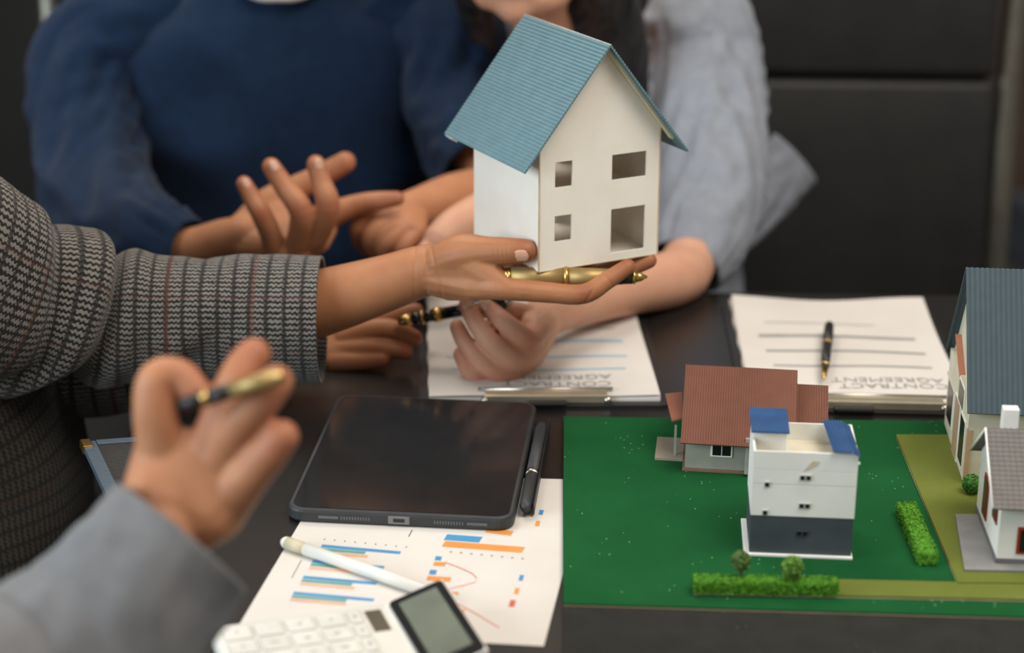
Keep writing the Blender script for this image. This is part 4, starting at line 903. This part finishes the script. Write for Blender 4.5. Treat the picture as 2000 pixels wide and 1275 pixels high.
tree('left small model tree with a sparse dark olive crown', G(1446, 1139, Z0 + .0055), 1447, 1095, .0070, 700, LEAF2)
tree('right small model tree with a fuller green crown', G(1544, 1146, Z0 + .0055), 1548, 1108, .0080, 900, mat('green_foam', (122, 166, 68), .9, (90, 130, 54), 260))
def bush(label, c, r, n):
    t = thing('model_bush', (c.x, c.y, Z0 + .003), label, 'bush'); V, F = ellipsoid_arrays(c, (r * .9, r * .9, r * .85), n=8); mk('core', V, F, LEAF2, t)
    def fn():
        v = RNG.normal(size=3); v /= np.linalg.norm(v); return np.array(c) + v * r, v
    leaves(n, fn, .0011, None, 'foliage', mat('moss_foam', (74, 140, 44), .9, (52, 108, 34), 260), t); return t
bush('round green bush between the two right-hand model houses', G(1892, 962, Z0 + .003) + Vector((.002, 0, .008)), .0075, 700)

# ------------------------------------------------------------------ three-storey block
bl, br = G(1463, 1078, Z0 + .002), G(1662, 1086, Z0 + .002); bf = Fr((bl.x, bl.y, Z0), (br.x - bl.x, br.y - bl.y, 0)); bw = (br - bl).length; bd = .060
b3 = thing('model_block', bf(bw / 2, bd / 2, 0), 'white three-storey model block with slate ground floor and blue roofs', 'model house')
bh = D(1472, 880, bl.y).z - Z0; g0, g1 = .002, .033; fl = bh - .0145
box('plinth', bf, (-.004, -.003, 0), (bw + .001, bd + .002, g0), MODEL_WHITE, b3, .0004)
box('ground_floor', bf, (0, 0, g0), (bw, bd, g1), MODEL_SLATE, b3)
box('storey', bf, (-.0004, -.0004, g1 + .0001), (bw + .0004, bd, (g1 + bh) / 2 - .0004), MODEL_WHITE, b3, .0002)
box('storey', bf, (-.0004, -.0004, (g1 + bh) / 2), (bw + .0004, bd, fl), MODEL_WHITE, b3, .0002)
for a, c in (((-.0004, -.0004, fl + .0003), (bw + .0004, .0012, bh)), ((-.0004, bd - .0016, fl + .0003), (bw + .0004, bd, bh)), ((-.0004, .0014, fl + .0003), (.0012, bd - .0018, bh)), ((bw - .0012, .0014, fl + .0003), (bw + .0004, bd - .0018, bh))): box('parapet', bf, a, c, MODEL_WHITE, b3)
box('roof_deck', bf, (.0013, .0013, fl + .0001), (bw - .0013, bd - .0017, fl + .0008), MODEL_CREAM, b3)
ph = box('stair_house', bf, (.0014, .026, fl + .0009), (.0255, bd - .0019, bh + .006), MODEL_WHITE, b3)
box('doorway', bf, (.0008, .0205, fl + .004), (.0013, .0255, bh - .0005), DARKWIN, ph)
rfa = Fr(bf(-.002, .020, bh + .0062), bf.x, None, bf.z + bf.y * -.06); rfa.y = rfa.z.cross(rfa.x); box('stair_roof', rfa, (0, 0, 0), (.029, bd - .017, .0016), BLUE, b3, .0003)
rc = []                                                        # corrugated canopy with a bent right flank
n = 44
V = []; F = []; UV = []
for j in range(2):
    for i in range(n + 1):
        u = i / n; x = -.019 + .021 * u; z = .0030 - .0022 * max(0, u - .72) / .28 * 1.6 + .00035 * math.sin(u * 2 * PI * 9)
        V.append(bf(bw + x + (-.004 if j else 0), -.003 if j == 0 else bd * .93, bh + z + (.0015 if j else 0)))
for i in range(n): F.append((i, i + 1, n + 2 + i, n + 1 + i))
o = mk('canopy', V, F, BLUE, b3); s = o.modifiers.new('t', 'SOLIDIFY'); s.thickness = .0007
def bwin(px, py, dbl):
    v = ray(px, py); p = EYE + v * ((bf.o - EYE).dot(bf.y) / v.dot(bf.y)) - bf.o; x, z = p.dot(bf.x), p.dot(bf.z)
    for dx in ((-.0022, .0022) if dbl else (0,)):
        w = box('window', bf, (x + dx - .0021, -.0012, z - .0022), (x + dx + .0021, -.0003, z + .0022), mat('thin_white_frame', (196, 196, 190), .6), b3)
        box('pane', bf, (x + dx - .0015, -.0015, z - .0015), (x + dx + .0015, -.0011, z + .0015), DARKWIN, w)
for a in ((1498, 945, 0), (1494, 1000, 0), (1573, 932, 1), (1571, 987, 1)): bwin(*a)
v = ray(1566, 1041); p = EYE + v * ((bf.o - EYE).dot(bf.y) / v.dot(bf.y)) - bf.o
for dx in (-.0022, .0022):
    w = box('window', bf, (p.dot(bf.x) + dx - .0021, -.0008, p.dot(bf.z) - .0022), (p.dot(bf.x) + dx + .0021, -.0001, p.dot(bf.z) + .0022), MODEL_SLATE, b3); box('pane', bf, (p.dot(bf.x) + dx - .0015, -.0011, p.dot(bf.z) - .0015), (p.dot(bf.x) + dx + .0015, -.0007, p.dot(bf.z) + .0015), DARKWIN, w)
v = ray(1585, 912); p = EYE + v * ((bf.o - EYE).dot(bf.y) / v.dot(bf.y)) - bf.o; x, z = p.dot(bf.x), p.dot(bf.z)
prism('glue_stain', Fr(bf.o, bf.x, bf.z, -bf.y), [(x - .006, z - .004), (x + .0, z - .001), (x + .005, z + .002), (x + .006, z + .005), (x + .001, z + .0052), (x - .003, z + .001)], .0005, .0006, mat('yellow_stain', (204, 186, 134), .5, (206, 200, 178), 200), b3)
lathe('side_lamp', bf(bw + .0005, .004, bh - .009), bf(bw + .0022, .004, bh - .009), [(0, .001), (1, .0014)], MODEL_WHITE, b3, n=8)

# ------------------------------------------------------------------ brown-roofed house
a, c = G(1337, 918, Z0), G(1460, 925, Z0); nf = Fr((a.x, a.y, Z0), (c.x - a.x, c.y - a.y, 0))
xr = D(1540, 738, 1.66); RW = .0
BH = thing('model_house', nf(.05, .05, 0), 'grey model bungalow with brown tiled roof behind the white block', 'model house')
bdp = .118; bwid = .096; ez = .034
box('plinth', nf, (-.002, -.002, 0), (bwid + .022, bdp + .002, .0025), mat('brown_plinth', (132, 100, 82), .7), BH, .0003)
box('wall', nf, (0, 0, .0026), (.052, bdp, ez), MODEL_GREY, BH); box('wall', nf, (.0525, -.008, .0026), (bwid + .018, bdp, ez), MODEL_GREY, BH)
box('porch_post', nf, (.0495, -.0075, .0026), (.0523, -.004, ez), MODEL_GREY, BH)
wn = box('window', nf, (.021, -.0010, .014), (.039, .0003, .029), MODEL_WHITE, BH, .0003)
for x in (.0225, .0305): box('pane', nf, (x, -.0014, .0155), (x + .007, -.0009, .0275), DARKWIN, wn)
mid = bdp / 2
def gable_roof(fr, x0, x1, y0, y1, ze, zr, ext, m, parent, ribs, t=.0014, amp=.00022, wall=None):
    w2 = (y1 - y0) / 2; f2 = Fr(fr(x0, y0, 0), fr.y, fr.x * 1.0, fr.z)       # local x = across ridge, y = along ridge
    for sd in (-1, 1): roof_slope('roof_slope', f2, w2, zr, zr - ze, ext, 0, x1 - x0, sd, t, m, parent, ribs=ribs, amp=amp)
    if wall is not None:
        for xx in wall:
            V = [fr(xx, y0, ze), fr(xx, y1, ze), fr(xx, (y0 + y1) / 2, zr), fr(xx + .0012, y0, ze), fr(xx + .0012, y1, ze), fr(xx + .0012, (y0 + y1) / 2, zr)]
            mk('gable', V, [(0, 2, 1), (3, 4, 5), (0, 1, 4, 3), (1, 2, 5, 4), (2, 0, 3, 5)], MATS['model_grey_wall'] if parent is BH else MODEL_CREAM if parent.name.startswith('model_villa') else MODEL_WHITE, parent)
zr = .071
gable_roof(nf, -.004, .0905, 0, bdp, ez, zr, 1.17, ROOF_BROWN, BH, 44, wall=(0.0, .086))
gable_roof(nf, .0909, .117, .012, bdp - .012, ez, zr - .0125, 1.12, ROOF_BROWN, BH, 12, wall=(.113,))
box('porch_deck', nf, (-.026, .018, .0), (-.0022, .064, .0028), mat('porch_stone', (150, 138, 120), .7), BH, .0003)
ay = nf.o.y
V = [D(1312, 824, ay + .022), D(1334, 818, ay + .022), D(1332, 768, ay + .062), D(1299, 772, ay + .062)]
hexa('porch_roof', V + [q + Vector((0, 0, .0016)) for q in V], mat('porch_roof_brown', (134, 82, 62), .7), BH)
box('porch_post', nf, (-.0105, .0245, .0029), (-.0085, .0265, .030), MODEL_GREY, BH)

# ------------------------------------------------------------------ tall slate-roofed house
PZ = Z0 + .003
a, c = G(1881, 943, PZ), G(2000, 948, PZ); vf = Fr((a.x, a.y, PZ), (c.x - a.x, c.y - a.y, 0))
VI = thing('model_villa', vf(.07, .065, 0), 'tall cream model house with slate blue roof on the olive plate', 'model house')
vd, vw = .132, .150; ve = D(1889, 786, a.y).z - PZ; vr = .168 - PZ + .004
box('wall', vf, (0, 0, 0), (vw, vd, ve), MODEL_CREAM, VI)
gable_roof(vf, -.003, vw + .006, -.004, vd + .004, ve - .001, vr, 1.06, ROOF_SLATE, VI, 38, t=.0018, amp=.0003, wall=(.0042,))
box('floor_band', vf, (-.0012, -.0004, ve * .66), (-.0001, vd, ve * .66 + .002), MODEL_CREAM, VI)
box('corner_post', vf, (-.0008, -.0012, 0), (.003, -.0001, ve * .66), mat('tan_post', (196, 160, 122), .7), VI)
for y0, y1, z0, z1, m in ((.012, .034, .008, .048, DARKWIN), (.046, .072, .0, .050, mat('tan_door', (168, 140, 110), .6)), (.088, .118, .012, .046, DARKWIN), (.03, .058, ve * .72, ve * .98, mat('dim_window', (92, 86, 72), .4))):
    w = box('window', vf, (-.0010, y0 - .002, z0), (-.0001, y1 + .002, z1 + .002), MODEL_WHITE, VI); box('pane', vf, (-.0014, y0, z0 + .0015), (-.0009, y1, z1), m, w)
V = [vf(-.0012, .062, ve * .98), vf(-.0012, .064, ve * 1.0), vf(-.0012, .105, ve + .022), vf(-.0012, .103, ve + .020)]
hexa('gable_trim', V + [q + vf.x * .005 for q in V], mat('terracotta_trim', (186, 116, 88), .7), VI)

# ------------------------------------------------------------------ small grey-roofed house with red windows
a, c = G(1946, 1096, PZ + .003), G(2060, 1100, PZ + .003); sf = Fr((a.x, a.y, PZ), (c.x - a.x, c.y - a.y, 0))
SHO = thing('model_cottage', sf(.05, .05, 0), 'small white model cottage with grey tiled roof and red window frames', 'model house')
se = D(1935, 978, a.y - .005).z - PZ - .001; sr = .098 - PZ; sd_, sw = .098, .12
pg = [G(1866, 1003, PZ + .002), G(2200, 1003, PZ + .002), G(2200, 1118, PZ + .002), G(1884, 1111, PZ + .002)]
plz = thing('paving_plate', (pg[0] + pg[2]) / 2 - Vector((0, 0, .002)), 'light grey paving plate under the small cottage', 'model base'); plz.location.z = PZ
prism('paving', WORLD, [(q.x, q.y) for q in pg], PZ + .0001, PZ + .0018, mat('paving_grey', (138, 138, 136), .7, (126, 126, 124), 60), plz); prism('paving_rim', WORLD, [(q.x * .9995, q.y) for q in pg], PZ, PZ + .00008, RUBBER, plz)
box('plinth', sf, (-.0008, -.0008, .002), (sw, sd_ + .001, .0055), mat('plinth_grey', (112, 112, 112), .7), SHO)
box('wall', sf, (0, 0, .0056), (sw, sd_, se + .001), MODEL_WHITE, SHO)
gable_roof(sf, -.0075, sw + .006, -.001, sd_ + .001, se, sr, 1.14, ROOF_GREY, SHO, 30, t=.0015, amp=.00028, wall=(.0002,))
f2 = Fr(sf(-.0078, 0, 0), sf.y, sf.x, sf.z)
for s_ in (-1, 1):
    L = math.hypot(sd_ / 2, sr - se) * 1.14; d = Vector((s_ * sd_ / 2, -(sr - se))).normalized()
    lathe('barge_board', f2(sd_ / 2, 0, sr + .001), f2(sd_ / 2 + d.x * L, 0, sr + .001 + d.y * L), [(0, .0010), (1, .0010)], MODEL_WHITE, SHO, n=6)
ck = sf(.012, sd_ / 2 + .012, 0); box('chimney', Fr(ck, sf.x), (-.006, -.005, se), (.006, .005, sr + .014), MODEL_WHITE, SHO, .0003)
def red_window(fr, a, c, axis):
    if axis == 'y': o = box('window', fr, (a[0], -.0012, a[1]), (c[0], -.0001, c[1]), RED, SHO, .0002); box('pane', fr, (a[0] + .0022, -.0017, a[1] + .0022), (c[0] - .0022, -.0010, c[1] - .0022), DARKWIN, o)
    else: o = box('window', fr, (-.0012, a[0], a[1]), (-.0001, c[0], c[1]), RED, SHO, .0002); box('pane', fr, (-.0017, a[0] + .002, a[1] + .002), (-.0010, c[0] - .002, c[1] - .002), mat('brown_pane', (70, 44, 36), .4), o)
red_window(sf, (.0135, .010), (.034, .032), 'y'); red_window(sf, (.055, .010), (.080, .032), 'y')
red_window(sf, (.052, .012), (.070, .046), 'x'); red_window(sf, (.010, .028), (.028, .046), 'x')

# ------------------------------------------------------------------ dark folder with a brass corner
c0 = D(163, 864, 1.60); e1 = D(300, 822, 1.655) - c0; e2 = D(222, 990, 1.49) - c0
ff = Fr(c0, e2, e1 - e2.normalized() * e1.dot(e2.normalized())); ff.z = ff.x.cross(ff.y).normalized()
if ff.z.z < 0: ff.z = -ff.z
EDGE_SHEEN = mat('leather_edge_sheen', (70, 82, 92), .35, (70, 84, 96), 40, .2, 300)  # bluish light along the folder edges, painted into the leather colour
FO = thing('leather_folder', ff(.065, .04, 0), 'dark folder with a brass corner behind the nearest raised hand', 'folder')
box('cover', ff, (0, 0, -.004), (.13, .085, 0), LEATHER, FO, .001)
box('cover_edge', ff, (0, -.0015, -.0045), (.13, .010, .0012), EDGE_SHEEN, FO, .0006); box('cover_edge', ff, (-.0015, .0105, -.0045), (.007, .085, .0012), EDGE_SHEEN, FO, .0006)
box('brass_corner', ff, (-.0028, -.0028, -.0055), (.012, .006, .0022), GOLD, FO, .0008); box('pages', ff, (.006, .006, -.0085), (.126, .081, -.0042), PAPER, FO, .0005)
